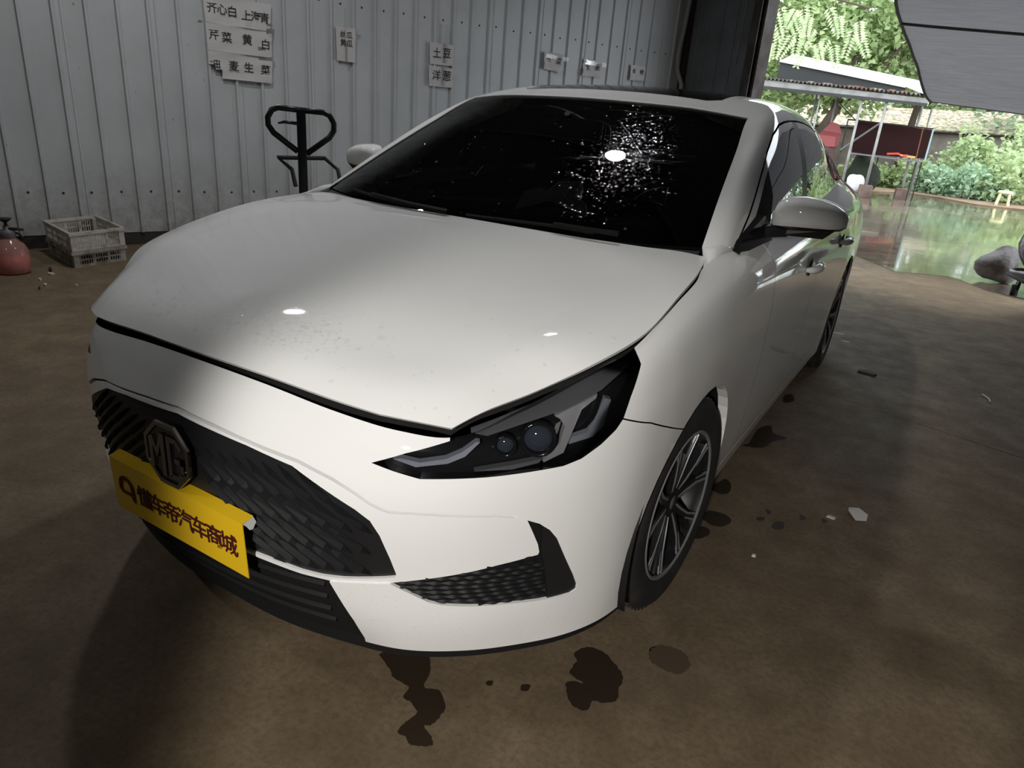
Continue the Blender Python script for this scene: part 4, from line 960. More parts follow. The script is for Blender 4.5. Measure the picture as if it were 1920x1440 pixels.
# ------------------------------------------------------------------ plastic crates
mat('crate_white', (.44, .41, .36), .6, noise=((.16, .13, .10), 12, .5, .75)); mat('crate_dirty', (.32, .28, .23), .7, noise=((.09, .07, .055), 10, .42, .68))
def crate(name, z0, h, m, label, shrink=0):
    F0 = Vector((-4.0, 1.0, 0)); ux = Vector((-.06, .998, 0)).normalized(); uy = Vector((-.975, .22, 0)).normalized(); A, B = .42, .60
    P3 = lambda u, v, z: F0 + ux*u + uy*v + Vector((0, 0, z0+z))
    root = tag(empty(name, tuple(P3(A/2, B/2, 0))), label, 'crate'); off = P3(A/2, B/2, 0)
    Rm = Matrix((ux, uy, Vector((0, 0, 1)))).transposed()
    def bx(b, u0, u1, v0, v1, z1, z2): b.box(tuple(P3((u0+u1)/2, (v0+v1)/2, (z1+z2)/2)-off), (abs(u1-u0), abs(v1-v0), z2-z1), Rm)
    i = shrink
    b = MB(); bx(b, i, A-i, i, B-i, .0, .008); b.build('crate_base', m, root)
    b = MB()
    for u0, u1, v0, v1 in ((-.008, A+.008, -.008, .014), (-.008, A+.008, B-.014, B+.008), (-.008, .014, .014, B-.014), (A-.014, A+.008, .014, B-.014)): bx(b, u0, u1, v0, v1, h-.022, h)
    b.build('crate_rim', m, root)
    for u in (i, A-i-.045):
        for v in (i, B-i-.045):
            b = MB(); bx(b, u, u+.045, v, v+.045, 0, h-.02); b.build('corner_post', m, root)
    def face(name, n, mid, horizontal, t0, t1, fix, along_u):
        b = MB()
        for k in range(n):                       # thin upright bars
            t = t0+(t1-t0)*(k+.5)/n; w_ = .0032
            if along_u: bx(b, t-w_, t+w_, fix, fix+.006, .012, h-.02)
            else: bx(b, fix, fix+.006, t-w_, t+w_, .012, h-.02)
        for z in horizontal:
            if along_u: bx(b, t0, t1, fix, fix+.007, z-.006, z+.006)
            else: bx(b, fix, fix+.007, t0, t1, z-.006, z+.006)
        for t in mid:
            if along_u: bx(b, t-.012, t+.012, fix-.001, fix+.008, 0, h-.02)
            else: bx(b, fix-.001, fix+.008, t-.012, t+.012, 0, h-.02)
        o = b.build(name, m, root); o['kind'] = 'stuff'
    hz = [.014, h*.45, h-.03]
    for fix in (i, B-i-.007): face('bar_lattice', 17, (A*.38, A*.66), hz, .05, A-.05, fix, True)
    for fix in (i, A-i-.007): face('bar_lattice', 26, (B*.3, B*.5, B*.7), hz, .05, B-.05, fix, False)
    return root
crate('plastic_crate', 0, .115, 'crate_dirty', 'dirty white plastic crate on the floor, lower of the stacked two', .006)
crate('plastic_crate', .118, .135, 'crate_white', 'white slatted plastic crate stacked on the dirtier crate by the wall')

# ------------------------------------------------------------------ pump sprayer
def sprayer():
    r = tag(empty('pump_sprayer', (-4.13, .66, 0)), 'pink translucent pump spray bottle beside the plastic crates', 'bottle')
    pk = bpy.data.materials.new('pink_plastic'); pk.use_nodes = True; MATS['pink_plastic'] = pk
    n = pk.node_tree; b = n.nodes['Principled BSDF']; tr = n.nodes.new('ShaderNodeBsdfTransparent'); mx = n.nodes.new('ShaderNodeMixShader'); tr.inputs[0].default_value = (.95, .62, .60, 1)
    b.inputs['Base Color'].default_value = (.62, .33, .30, 1); b.inputs['Roughness'].default_value = .12; mx.inputs[0].default_value = .4
    n.links.new(tr.outputs[0], mx.inputs[1]); n.links.new(b.outputs[0], mx.inputs[2]); n.links.new(mx.outputs[0], n.nodes['Material Output'].inputs[0])
    MB().lathe([(.0001,.004),(.095,.004),(.105,.012),(.107,.05),(.110,.06),(.110,.13),(.104,.165),(.085,.20),(.055,.228),(.042,.245),(.040,.262)], 32).build('bottle_body', 'pink_plastic', r, smooth=True)
    MB().lathe([(.0001,.008),(.098,.008),(.101,.06),(.101,.115),(.0001,.117)], 28).build('liquid', mat('pink_liquid', (.46, .22, .18), .3), r, smooth=True)
    mat('sprayer_grey', (.10, .09, .09), .5)
    MB().lathe([(.048,.245),(.050,.27),(.046,.292),(.020,.30),(.018,.325)], 24).build('collar', 'sprayer_grey', r, smooth=True)
    b = MB(); b.lathe([(.010,.30),(.010,.345),(.036,.365),(.040,.375),(.0001,.376)], 20); b.build('pump_knob', 'scrap_dark', r, smooth=True)
    b = MB(); b.tube([(0,.0,.30),(.05,.045,.305),(.075,.07,.300)], [.014,.010,.008], 8); b.tube([(.02,.02,.29),(.045,.06,.262),(.05,.07,.235)], .006, 6); b.build('nozzle', 'scrap_dark', r, smooth=True)
    MB().lathe([(.006,.02),(.006,.29)], 8).build('dip_tube', 'sprayer_grey', r, smooth=True)
sprayer()

# ------------------------------------------------------------------ pallet truck behind the car
mat('truck_black', (.010, .010, .011), .35)
def pallet_truck():
    d = Vector((.725, -.688, 0)); v = Vector((.688, .725, 0)); base = Vector((-1.35, .72, 0))     # d towards the viewer, v sideways
    root = tag(empty('pallet_truck', tuple(base)), 'black hand pallet truck with looped handle standing behind the car', 'pallet truck')
    L = lambda s, z, o=0: tuple(v*s + d*o + Vector((0, 0, z)))
    lp_ = [(0,1.245),(-.10,1.25),(-.128,1.238),(-.147,1.205),(-.146,1.172),(-.125,1.140),(-.02,1.062)]
    b = MB(); b.tube([L(s_, z) for s_, z in lp_], .0135, 10); b.build('handle_loop', 'truck_black', root, smooth=True)
    b = MB(); b.tube([L(-s_, z-.008*(s_ < 0)) for s_, z in lp_], .0135, 10); b.build('handle_loop', 'truck_black', root, smooth=True)
    b = MB(); b.box(L(0, .72), (.042, .03, 1.06), Matrix((v, d, Vector((0, 0, 1)))).transposed(), .004); b.build('tiller', 'truck_black', root)
    b = MB(); b.tube([L(-.01, 1.186, .012), L(-.075, 1.190, .02), L(-.102, 1.184, .03)], [.008, .007, .004], 6); b.build('release_lever', 'truck_black', root, smooth=True)
    b = MB(); b.tube([L(-.035, .90, -.02), L(-.05, .975, -.05), L(-.115, 1.022, -.10), L(.105, 1.030, -.10), L(.165, .985, -.05), L(.178, .90, -.02), L(.17, .60, 0)], .0105, 8); b.build('back_frame', 'steel_grey_dark' if 'steel_grey_dark' in MATS else mat('steel_grey_dark', (.045, .045, .045), .4), root, smooth=False)
    Rm = Matrix((v, d, Vector((0, 0, 1)))).transposed()
    b = MB(); b.tube([L(0, .12), L(0, .45)], .05, 14); b.box(L(0, .30, -.10), (.30, .12, .16), Rm, .01); b.build('hydraulic_pump', 'truck_black', root)
    for s_ in (-.07, .07):
        b = MB(); p = Vector(L(s_, .09, .02)); b.tube([tuple(p - v*.025), tuple(p + v*.025)], .09, 18); b.build('steer_wheel', 'rubber', root, smooth=False)
    for s_ in (-.18, .18):
        b = MB(); b.box(L(s_, .085, -.72), (.16, 1.15, .05), Rm, .01); fk = b.build('fork', 'truck_black', root)
        b = MB(); p = Vector(L(s_, .04, -1.15)); b.tube([tuple(p - v*.04), tuple(p + v*.04)], .04, 14); b.build('load_roller', 'rubber', fk)
    return root
pallet_truck()

# ------------------------------------------------------------------ paper signs taped to the wall
mat('paper', (.52, .505, .50), .75, bump=(18, .5, .01)); mat('ink', (.018, .018, .02), .7)
tp = tint_glass('tape', (.93, .93, .91), rough=.35, ior=1.4)
def sign(quad, chars, label, size, curl=.01, notch=None):
    """quad: four (s, z) corners on the wall, clockwise from top left; chars: (text, u, v) spots"""
    n, m_ = 10, 6; V = []; o_ = .030
    Q = [np.array(q) for q in quad]; f = lambda u, v: (Q[0]*(1-u)+Q[1]*u)*(1-v) + (Q[3]*(1-u)+Q[2]*u)*v
    rip = lambda u, v: o_ + curl*(math.sin(u*7+v*3)*.25 + (v**2)*.5*(1 if u < .3 else .4)) + curl*.3*math.sin(11*v+5*u)
    def pt(u, v, e=0): s_, z = f(u, v); return shed(s_, rip(u, v)+e, z)
    c0 = pt(.5, .5); root = empty('paper_sign', tuple(c0)); tag(root, label, 'sign')
    V = [tuple(pt(i/n, j/m_)-c0) for j in range(m_+1) for i in range(n+1)]
    F = [(j*(n+1)+i, (j+1)*(n+1)+i, (j+1)*(n+1)+i+1, j*(n+1)+i+1) for j in range(m_) for i in range(n)]
    if notch: F = [g for k, g in enumerate(F) if k not in notch]
    k = len(V); V += [tuple(Vector(q)-e1*.0012) for q in V]; F += [tuple(k+i for i in g[::-1]) for g in F]
    MB().add(V, F).build('sheet', 'paper', root, smooth=True)
    for ch, u, v in chars:
        t = text_mesh('character', ch, size, MATS['ink'], root, depth=.0004, bold=size*.006)
        a, b2 = pt(u+.05, v, .002), pt(u-.05, v, .002); d_, e_ = pt(u, v-.08, .002), pt(u, v+.08, .002)
        ex = (a-b2).normalized(); ez = (d_-e_); ez = (ez-ex*ez.dot(ex)).normalized(); M = Matrix((ex, ez, ex.cross(ez))).transposed().to_4x4(); M.translation = pt(u, v, .0045)-c0; t.matrix_local = M
    return root, c0, pt
def tape(root, c0, pt, u0, u1, v0, v1):
    V = [tuple(pt(u, v, .003)-c0) for u, v in ((u0, v0), ((u0+u1)/2, v0), (u1, v0), (u1, v1), ((u0+u1)/2, v1), (u0, v1))]
    MB().add(V, [(0, 1, 4, 5), (1, 2, 3, 4)]).build('tape_strip', 'tape', root, smooth=True)
r = sign([(1.185,1.985),(1.735,1.985),(1.722,1.772),(1.192,1.785)], [('齐',.115,.45),('心',.26,.47),('白',.41,.50),('上',.62,.56),('海',.765,.56),('青',.90,.57)], 'torn white paper sign on the wall, topmost of the three long ones', .086)
tape(*r, .60, .70, .66, 1.0); tape(*r, .93, 1.04, .7, 1.1); tape(*r, -.06, .05, .0, .12)
r = sign([(1.192,1.783),(1.731,1.775),(1.722,1.567),(1.192,1.577)], [('芹',.11,.42),('菜',.30,.47),('黄',.61,.45),('白',.90,.55)], 'torn white paper sign on the wall, middle of the three long ones', .086)
tape(*r, .78, .90, .62, 1.1); tape(*r, .95, 1.02, .1, .5)
r = sign([(1.192,1.575),(1.724,1.566),(1.714,1.362),(1.192,1.372)], [('油',.10,.47),('麦',.385,.50),('生',.62,.50),('菜',.89,.53)], 'torn white paper sign on the wall, lowest of the three long ones', .086, .016, notch=(40, 41, 50, 30, 51))
tape(*r, .80, 1.03, -.05, .12)
r = sign([(2.314,1.885),(2.506,1.885),(2.498,1.598),(2.319,1.605)], [('丝',.36,.22),('瓜',.68,.23),('黄',.36,.46),('瓜',.68,.47)], 'upright white paper sign on the wall above the pallet truck handle', .062)
tape(*r, .42, .55, -.55, .1); tape(*r, .45, .57, .4, 1.1); tape(*r, .98, 1.16, .02, .14)
r = sign([(3.287,1.86),(3.563,1.857),(3.557,1.665),(3.292,1.662)], [('土',.30,.50),('豆',.72,.46)], 'white paper sign on the wall, upper of the close pair', .100)
tape(*r, .56, .72, -.9, .9)
r = sign([(3.284,1.652),(3.569,1.640),(3.565,1.462),(3.290,1.462)], [('洋',.31,.48),('葱',.74,.46)], 'white paper sign on the wall, lower of the close pair', .105)
tape(*r, .50, .66, .0, .95); tape(*r, .96, 1.2, .40, .62)
r = sign([(4.722,1.915),(4.990,1.905),(4.985,1.717),(4.727,1.740)], [('包',.24,.40),('菜',.78,.42)], 'white paper sign with torn tape on the wall beyond the windscreen top', .075, .03)
tape(*r, .1, 1.35, .10, .32)
r = sign([(5.300,1.903),(5.590,1.888),(5.595,1.723),(5.290,1.715)], [('大',.27,.50),('米',.75,.44)], 'crumpled white paper sign on the wall, second from the corner', .080, .035)
tape(*r, .1, 1.25, .05, .32)
sign([(6.066,1.902),(6.318,1.900),(6.320,1.738),(6.070,1.732)], [('青',.24,.40),('椒',.76,.42)], 'small white paper sign on the wall nearest the corner', .060, .012)
# scraps of tape left on the sheet metal
for s_, z in ((1.05, 1.60), (2.70, 1.20), (3.15, 1.87), (1.155, 1.79)):
    MB().add([tuple(shed(s_+a, .006, z+b_)) for a, b_ in ((-.02,-.008),(.015,-.004),(.02,.010),(-.012,.012))], [(0, 1, 2, 3)]).build('tape_remnant', 'tape', wl)
# hose in the corner and thin rod on the shaded leaf
MB().tube([tuple(shed(s_, o_, z)) for s_, o_, z in ((6.86,.10,4.2),(6.87,.10,3.2),(6.85,.11,2.72),(6.84,.09,2.37),(6.82,.07,2.06),(6.84,.08,1.90),(6.86,.16,1.75),(6.87,.20,1.2),(6.87,.20,.02))], .028, 10).build('corner_hose', mat('hose_grey', (.27, .27, .26), .6), None, smooth=True); tag(bpy.data.objects['corner_hose'], 'grey hose hanging down in the corner of the shed', 'hose')
MB().tube([tuple(shed(CORNER-.06, .90, 4.2)), tuple(shed(CORNER-.06, .90, 1.99))], .008, 6).build('hanging_rod', 'steel_grey', None, smooth=True); tag(bpy.data.objects['hanging_rod'], 'thin steel rod hanging in front of the shaded wall leaf', 'rod')

# ------------------------------------------------------------------ bag, dark cart at the right
mat('bag_green', (.60, .66, .56), .55, bump=(14, .6, .02))
def crumple(name, c, rx, ry, rz, m, parent=None, seed=1, amp=.25, n=3):
    rnd = random.Random(seed); bm = bmesh.new(); bmesh.ops.create_icosphere(bm, subdivisions=n, radius=1)
    dirs = [(Vector((rnd.gauss(0, 1), rnd.gauss(0, 1), rnd.gauss(0, 1))).normalized(), rnd.uniform(-amp, amp), rnd.uniform(1.5, 5)) for _ in range(14)]
    for v in bm.verts:
        k = 1+sum(a*math.sin(f*v.co.dot(d)+f) for d, a, f in dirs)*.33
        v.co = Vector((v.co.x*rx*k, v.co.y*ry*k, max(v.co.z, -.75)*rz*k))
    b = MB(); b.bm(bm); zmin = min(v[2] for v in b.V); b.V = [(x+c[0], y+c[1], z-zmin+c[2]) for x, y, z in b.V]
    return b.build(name, m, parent, angle=35)
bag = MB()
bp_ = [(-.115,0),(-.10,.035),(-.085,.060),(-.045,.072),(-.020,.066),(.012,.098),(.055,.098),(.075,.104),(.068,.080),(.068,.060),(.095,.035),(.100,.0)]
V = [(x, 0+.05*math.sin(9*x), z) for x, z in bp_] + [(x*.8, .09, z*.7) for x, z in bp_] + [(0, -.02, .04)]
k = len(bp_); bag.add(V, [(i, i+1, 2*k) for i in range(k-1)]+[(i, k+i, k+i+1, i+1) for i in range(k-1)]+[(k+i, 2*k-1-i-0, 2*k-2-i) for i in range(k//2-1)])
bag.V = [(x*1.1+.150, y+.42, z*1.1+1.005) for x, y, z in bag.V]; bag = bag.build('paper_bag', 'bag_green'); tag(bag, 'crumpled pale green bag lying on the dashboard behind the windscreen', 'bag')
ct = tag(empty('dark_cart', (2.35, 6.6, 0)), 'dark low cart with caster wheels at the right edge by the wet yard', 'cart')
b = MB(); b.box((0, 0, .16), (.58, .42, .05), .3, .02); b.build('cart_deck', 'scrap_dark', ct)
b = MB(); b.tube([(.30*math.cos(t)-.02, .22*math.sin(t)-.05, .215) for t in np.linspace(0, 2*PI, 25)], .016, 8); b.build('cart_rim', 'steel_grey', ct, smooth=True)
for x, y in ((-.26, -.14), (.26, -.05), (-.2, .2), (.26, .22)):
    b = MB(); b.tube([(x-.018, y, .05), (x+.018, y, .05)], .05, 16); cs = b.build('caster_wheel', 'rubber', ct, smooth=False)
    MB().tube([(x, y, .05), (x+.02, y+.01, .15)], .012, 6).build('caster_fork', 'steel_grey', cs)
bg_ = crumple('rubbish_bag', (2.38, 6.72, .187), .27, .22, .24, mat('bag_black', (.012, .012, .014), .22, bump=(20, .5, .02)), None, 4, .3); tag(bg_, 'black plastic rubbish bag heaped on the dark cart', 'bag')
bg_ = crumple('sack', (1.99, 7.12, .0), .19, .14, .20, mat('sack_grey', (.22, .205, .20), .7, noise=((.10, .08, .07), 9, .42, .65), bump=(22, .5, .02)), None, 9, .3); tag(bg_, 'grimy white sack slumped on the wet ground beside the cart', 'sack')
# ------------------------------------------------------------------ outside: sagging shade cloth
def cloth_mat(n, b):
    tc = N_(n, 'ShaderNodeTexCoord').outputs['Object']; mp = N_(n, 'ShaderNodeMapping'); mp.inputs['Scale'].default_value = (1.2, 14, 14); n.links.new(tc, mp.inputs[0])
    a = N_(n, 'ShaderNodeTexNoise', Scale=1.6, Detail=5.0); n.links.new(mp.outputs[0], a.inputs['Vector'])
    n.links.new(ramp(n, a.outputs['Fac'], [(.35, (.07, .07, .076)), (.65, (.175, .17, .172))]), b.inputs['Base Color']); b.inputs['Roughness'].default_value = .8
    tr = n.nodes.new('ShaderNodeBsdfTranslucent'); tr.inputs[0].default_value = (.13, .13, .14, 1); mx = n.nodes.new('ShaderNodeMixShader'); mx.inputs[0].default_value = .25
    n.links.new(b.outputs[0], mx.inputs[1]); n.links.new(tr.outputs[0], mx.inputs[2]); n.links.new(mx.outputs[0], n.nodes['Material Output'].inputs[0])
node_mat('shade_cloth', cloth_mat)
TE = [(.70,14.0,1.97),(.61,13.5,2.03),(.50,13.0,2.22),(.426,12.5,2.40),(.35,11.9,2.54),(.30,11.3,2.66),(.255,10.6,2.74),(.235,10,2.785),(.226,8.9,2.83),(.22,7.6,3.1)]
cl = []
for i, (x, y, z) in enumerate(TE):
    row = []
    for k in range(19):
        u = k/18; X = x + u*6.0
        zz = z - .10*math.sin(PI*min(u*1.6, 1))*(.5+.5*i/9) - .28*u*(1-.3*i/9) + .035*math.sin(u*9+i*.8)*(.3+.7*i/9)
        row.append((X, y+u*.6, zz))
    cl.append(row)
CLG = _hermite(np.array(cl), 3)
n0, n1 = CLG.shape[:2]
root = tag(empty('shade_cloth'), 'grey shade cloth sagging over the yard at the upper right', 'awning')
mk('cloth', CLG.reshape(-1, 3), [(i*n1+j, (i+1)*n1+j, (i+1)*n1+j+1, i*n1+j+1) for i in range(n0-1) for j in range(n1-1)], MATS['shade_cloth'], root)
mat('rope_black', (.012, .012, .012), .8)
MB().tube([tuple(p) for p in CLG[:, 0]], .022, 6).build('edge_rope', 'rope_black', root, smooth=True)
MB().tube([tuple(p+np.array((0, 0, -.012))) for p in CLG[21]], .022, 6).build('seam_rope', 'rope_black', root, smooth=True)
MB().tube([tuple(p) for p in CLG[0]], .018, 6).build('hem', 'shade_cloth', root, smooth=True)

# ------------------------------------------------------------------ open shelter across the yard
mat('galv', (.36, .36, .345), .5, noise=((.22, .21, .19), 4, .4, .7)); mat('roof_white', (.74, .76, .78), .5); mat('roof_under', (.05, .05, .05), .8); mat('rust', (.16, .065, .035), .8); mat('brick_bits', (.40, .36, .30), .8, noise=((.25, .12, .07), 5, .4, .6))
sh = tag(empty('open_shelter', (-1, 17, 0)), 'open shelter with thin posts and a corrugated roof across the yard', 'shelter'); so = Vector((-1, 17, 0))
def S3(x, y, z): return (x-so.x, y-so.y, z)
def part(b, name, m, **k): return b.build(name, m, sh, **k)
posts = [((-.235,16.5,.26),(-.235,16.5,2.17),.030), ((-.735,16.5,.02),(-.735,16.5,2.14),.028), ((.47,17.2,.26),(.43,17.2,2.05),.030), ((-1.9,17.8,.02),(-1.9,17.8,2.2),.025), ((-1.42,17.6,.02),(-1.40,17.6,2.2),.022), ((-1.62,16.6,.02),(-1.62,16.6,2.15),.020), ((.62,18.2,.02),(.60,18.2,2.0),.022)]
for a, b_, r in posts: part(MB().tube([S3(*a), S3(*b_)], r, 8), 'post', 'galv', smooth=True)
part(MB().tube([S3(-.98,16.9,.95), S3(-.22,16.55,1.62)], .022, 6), 'brace', 'steel_grey'); part(MB().tube([S3(-1.35,17.4,2.0), S3(-.75,16.9,1.56)], .012, 6), 'brace', 'scrap_dark')
b = MB(); b.add([S3(-3.3,16.45,2.22), S3(.55,16.45,2.03), S3(.55,16.45,2.12), S3(-3.3,16.45,2.36), S3(-3.3,16.55,2.22), S3(.55,16.55,2.03), S3(.55,16.55,2.12), S3(-3.3,16.55,2.36)], [(0,1,2,3),(7,6,5,4),(0,4,5,1),(3,2,6,7),(0,3,7,4),(1,5,6,2)]); part(b, 'front_beam', 'galv')
b = MB(); b.add([S3(-3.3,16.42,2.15), S3(.55,16.42,1.97), S3(.55,16.42,2.03), S3(-3.3,16.42,2.22), S3(-3.3,16.5,2.15), S3(.55,16.5,1.97), S3(.55,16.5,2.03), S3(-3.3,16.5,2.22)], [(0,1,2,3),(7,6,5,4),(0,4,5,1),(3,2,6,7),(0,3,7,4),(1,5,6,2)]); part(b, 'lower_rail', 'roof_under')
# corrugated lower roof: underside seen from the yard
b = MB(); n = 90; V = []
for j, (y, dz) in enumerate(((16.4, .0), (19.2, .10))):
    for i in range(n+1):
        x = -3.4+4.0*i/n; V.append(S3(x, y, 2.37-.05*(x+3.3)+dz+.035*math.cos(i*PI)))
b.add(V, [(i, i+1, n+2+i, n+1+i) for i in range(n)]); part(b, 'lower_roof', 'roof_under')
b = MB(); b.add([S3(-2.75,17.0,2.78), S3(.02,17.0,2.36), S3(.32,19.2,2.60), S3(-2.9,19.2,3.12), S3(-2.75,17.0,2.76), S3(.02,17.0,2.34), S3(.32,19.2,2.58), S3(-2.9,19.2,3.10)], [(0,1,2,3),(7,6,5,4),(0,4,5,1),(1,5,6,2),(2,6,7,3),(3,7,4,0)]); part(b, 'upper_roof', 'roof_white')
b = MB(); b.add([S3(-2.75,17.05,2.76), S3(.02,17.05,2.34), S3(.02,17.05,2.20), S3(-2.75,17.05,2.36), S3(-2.75,17.09,2.76), S3(.02,17.09,2.34), S3(.02,17.09,2.20), S3(-2.75,17.09,2.36)], [(0,1,2,3),(7,6,5,4),(0,4,5,1),(1,5,6,2),(2,6,7,3),(3,7,4,0)]); part(b, 'underside_shade_board', 'roof_under')  # dark board stands in for the shaded underside of the upper roof
b = MB(); b.add([S3(.02,17.0,2.36), S3(.62,16.9,2.16), S3(.8,19.0,2.4), S3(.32,19.2,2.60)], [(0,1,2,3)]); part(b, 'upper_roof_patch', 'galv')
rnd = random.Random(3)
for k in range(26):
    x = -2.3+2.6*k/25+rnd.uniform(-.04, .04); s_ = rnd.uniform(.03, .07)
    part(MB().box(S3(x, 16.5+rnd.uniform(-.03, .05), 2.37-.052*(x+3.3)+s_*.4), (s_*1.8, s_, s_*.8), rnd.uniform(-.4, .4)), 'roof_stone', 'brick_bits')

# red-brown market cabinet on legs
mat('cab_red', (.022, .005, .005), .7, spec=.2); mat('cab_blue', (.30, .44, .46), .5); mat('cloth_red', (.55, .06, .04), .8); mat('cloth_orange', (.62, .25, .08), .8)
cb = tag(empty('display_cabinet', (0, 17.0, 0)), 'dark red display cabinet on thin legs under the shelter', 'cabinet')
c3 = lambda x, y, z: (x, y-17.0, z)
b = MB(); b.add([c3(-.82,17.1,1.60), c3(.75,17.1,1.53), c3(.75,17.1,.92), c3(-.75,17.1,.90), c3(-.82,17.13,1.60), c3(.75,17.13,1.53), c3(.75,17.13,.92), c3(-.75,17.13,.90)], [(3,2,1,0),(4,5,6,7),(0,1,5,4),(1,2,6,5),(2,3,7,6),(3,0,4,7)]); b.build('back_board', 'cab_red', cb)
MB().box(c3(0,16.95,.88), (1.55,.36,.03), Matrix.Rotation(.03, 3, 'Y')).build('shelf', 'steel_grey', cb)
MB().tube([c3(.78,16.8,1.54), c3(.78,16.8,.90)], .016, 6).build('side_post', 'cab_blue', cb); MB().tube([c3(.58,16.8,1.55), c3(.60,16.8,.90)], .012, 6).build('side_post', 'rust', cb); MB().tube([c3(-.98,17.0,1.62), c3(-.98,17.0,.9)], .014, 6).build('side_post', 'scrap_dark', cb)
MB().tube([c3(-.98,17.0,1.615), c3(.78,16.8,1.545)], .016, 6).build('top_rail', 'scrap_dark', cb)
for x, y in ((-.16,16.9), (.62,16.85), (.72,17.1)): MB().tube([c3(x, y, 0), c3(x, y, .88)], .014, 6).build('leg', 'scrap_dark', cb)
for nm, pts, m, lb in (('red_cloth', [(.0,.93),(.22,.955),(.30,.92),(.42,.93)], 'cloth_red', 'strip of bright red cloth lying on the cabinet shelf'), ('orange_cloth', [(.28,.925),(.42,.915),(.58,.905)], 'cloth_orange', 'strip of orange cloth lying at the end of the cabinet shelf')):
    b = MB(); V = []
    for x, z in pts: V += [(x, 16.82, z+.01), (x, 16.86, z+.05), (x+.02, 16.98, z-.0)]
    b.add(V, [(3*i+j, 3*i+3+j, 3*i+4+j, 3*i+1+j) for i in range(len(pts)-1) for j in range(2)]); tag(b.build(nm, m, None, smooth=True), lb, 'cloth')
# blocks, sack, red seat
for (x, y, s_), lb in (((-.22,16.45,.27), 'brown concrete block carrying the middle shelter post'), ((.47,17.15,.24), 'brown concrete block carrying the right shelter post')):
    tag(MB().box((x, y, s_/2), (s_, s_, s_), .2, .015).build('concrete_block', mat('block', (.12, .075, .06), .8, noise=((.22, .16, .13), 5, .4, .7))), lb, 'block')
tag(crumple('white_sack', (-.52, 17.0, 0), .20, .16, .24, mat('sack_white', (.72, .68, .68), .7, bump=(20, .4, .02)), None, 12, .2), 'pinkish white sack standing under the shelter beside the car roof', 'sack')
tag(crumple('plant_heap', (-.5, 17.5, .0), .34, .25, .42, mat('heap_dark', (.025, .035, .02), .8, bump=(12, .8, .05)), None, 15, .35), 'dark heap under the shelter behind the white sack', 'heap')
st2 = tag(empty('plastic_chair', (-1.33, 17.1, 0)), 'faded red plastic chair perched on brown boxes under the shelter', 'chair')
MB().box((0, 0, .5), (.40, .35, 1.0), .3, .02).build('box_stack', mat('box_brown', (.10, .055, .05), .8), st2)
b = MB(); b.add([(-.22,-.15,1.24),(.18,-.18,1.22),(.26,.05,1.30),(.16,.10,1.50),(-.02,.10,1.54),(-.16,.05,1.34),(-.22,.15,1.05),(.24,.15,1.05),(-.22,-.15,1.0),(.2,-.18,1.0)], [(0,1,2,5),(2,3,4,5),(0,8,9,1),(1,9,7,2),(5,6,8,0),(3,7,6,4),(2,7,3),(5,4,6)]); b.build('chair_shell', mat('seat_red', (.30, .075, .075), .6), st2)
pl = tag(empty('plastic_stool', (2.53, 18.5, 0)), 'pale yellow plastic stool at the edge of the bushes', 'stool')
mat('stool_yellow', (.78, .78, .42), .5)
MB().lathe([(.0001,.36),(.13,.355),(.15,.335),(.155,.30),(.14,.30)], 20).build('stool_seat', 'stool_yellow', pl, smooth=True)
for k in range(4): t = PI/4+k*PI/2; MB().tube([(.12*math.cos(t), .12*math.sin(t), .31), (.17*math.cos(t), .17*math.sin(t), 0)], .028, 6).build('stool_leg', 'stool_yellow', pl)

# low building with a mottled roof behind the bushes
lbd = tag(empty('low_building', (0, 24, 0)), 'low building with a pale mottled roof half hidden by bushes', 'building')
mat('mottled', (.60, .55, .43), .8, noise=((.22, .17, .10), 9, .42, .6)); mat('plaster', (.30, .27, .24), .85, noise=((.18, .16, .14), 3, .4, .7))
MB().box((0, 1.0, .80), (7.0, 2.0, 1.6)).build('wall', 'plaster', lbd)
b = MB(); b.add([(-3.8,-.2,1.52),(3.8,-.2,1.66),(3.8,2.2,2.30),(-3.8,2.2,2.16),(-3.8,-.2,1.46),(3.8,-.2,1.60),(3.8,2.2,2.24),(-3.8,2.2,2.10)], [(0,1,2,3),(7,6,5,4),(0,4,5,1),(1,5,6,2),(2,6,7,3),(3,7,4,0)]); b.build('roof', 'mottled', lbd)
MB().tube([(-3.8,-.22,1.45),(3.8,-.22,1.59)], .035, 6).build('eave', 'scrap_dark', lbd)

# ------------------------------------------------------------------ trees and bushes
def leaf_mat(name, c1, c2, c3):
    m = bpy.data.materials.new(name); m.use_nodes = True; MATS[name] = m; n = m.node_tree; b = n.nodes['Principled BSDF']
    tc = N_(n, 'ShaderNodeTexCoord').outputs['Object']; a = N_(n, 'ShaderNodeTexNoise', Scale=1.1, Detail=4.0); f = N_(n, 'ShaderNodeTexWhiteNoise')
    n.links.new(tc, a.inputs['Vector']); g = N_(n, 'ShaderNodeNewGeometry')
    n.links.new(g.outputs['Random Per Island'], f.inputs['Vector'])
    col = mixc(n, f.outputs['Value'], ramp(n, a.outputs['Fac'], [(.35, c1), (.65, c2)]), c3)
    n.links.new(col, b.inputs['Base Color']); b.inputs['Roughness'].default_value = .5
    tr = n.nodes.new('ShaderNodeBsdfTranslucent'); mx = n.nodes.new('ShaderNodeMixShader'); mx.inputs[0].default_value = .38; n.links.new(col, tr.inputs[0])
    n.links.new(b.outputs[0], mx.inputs[1]); n.links.new(tr.outputs[0], mx.inputs[2]); n.links.new(mx.outputs[0], n.nodes['Material Output'].inputs[0])
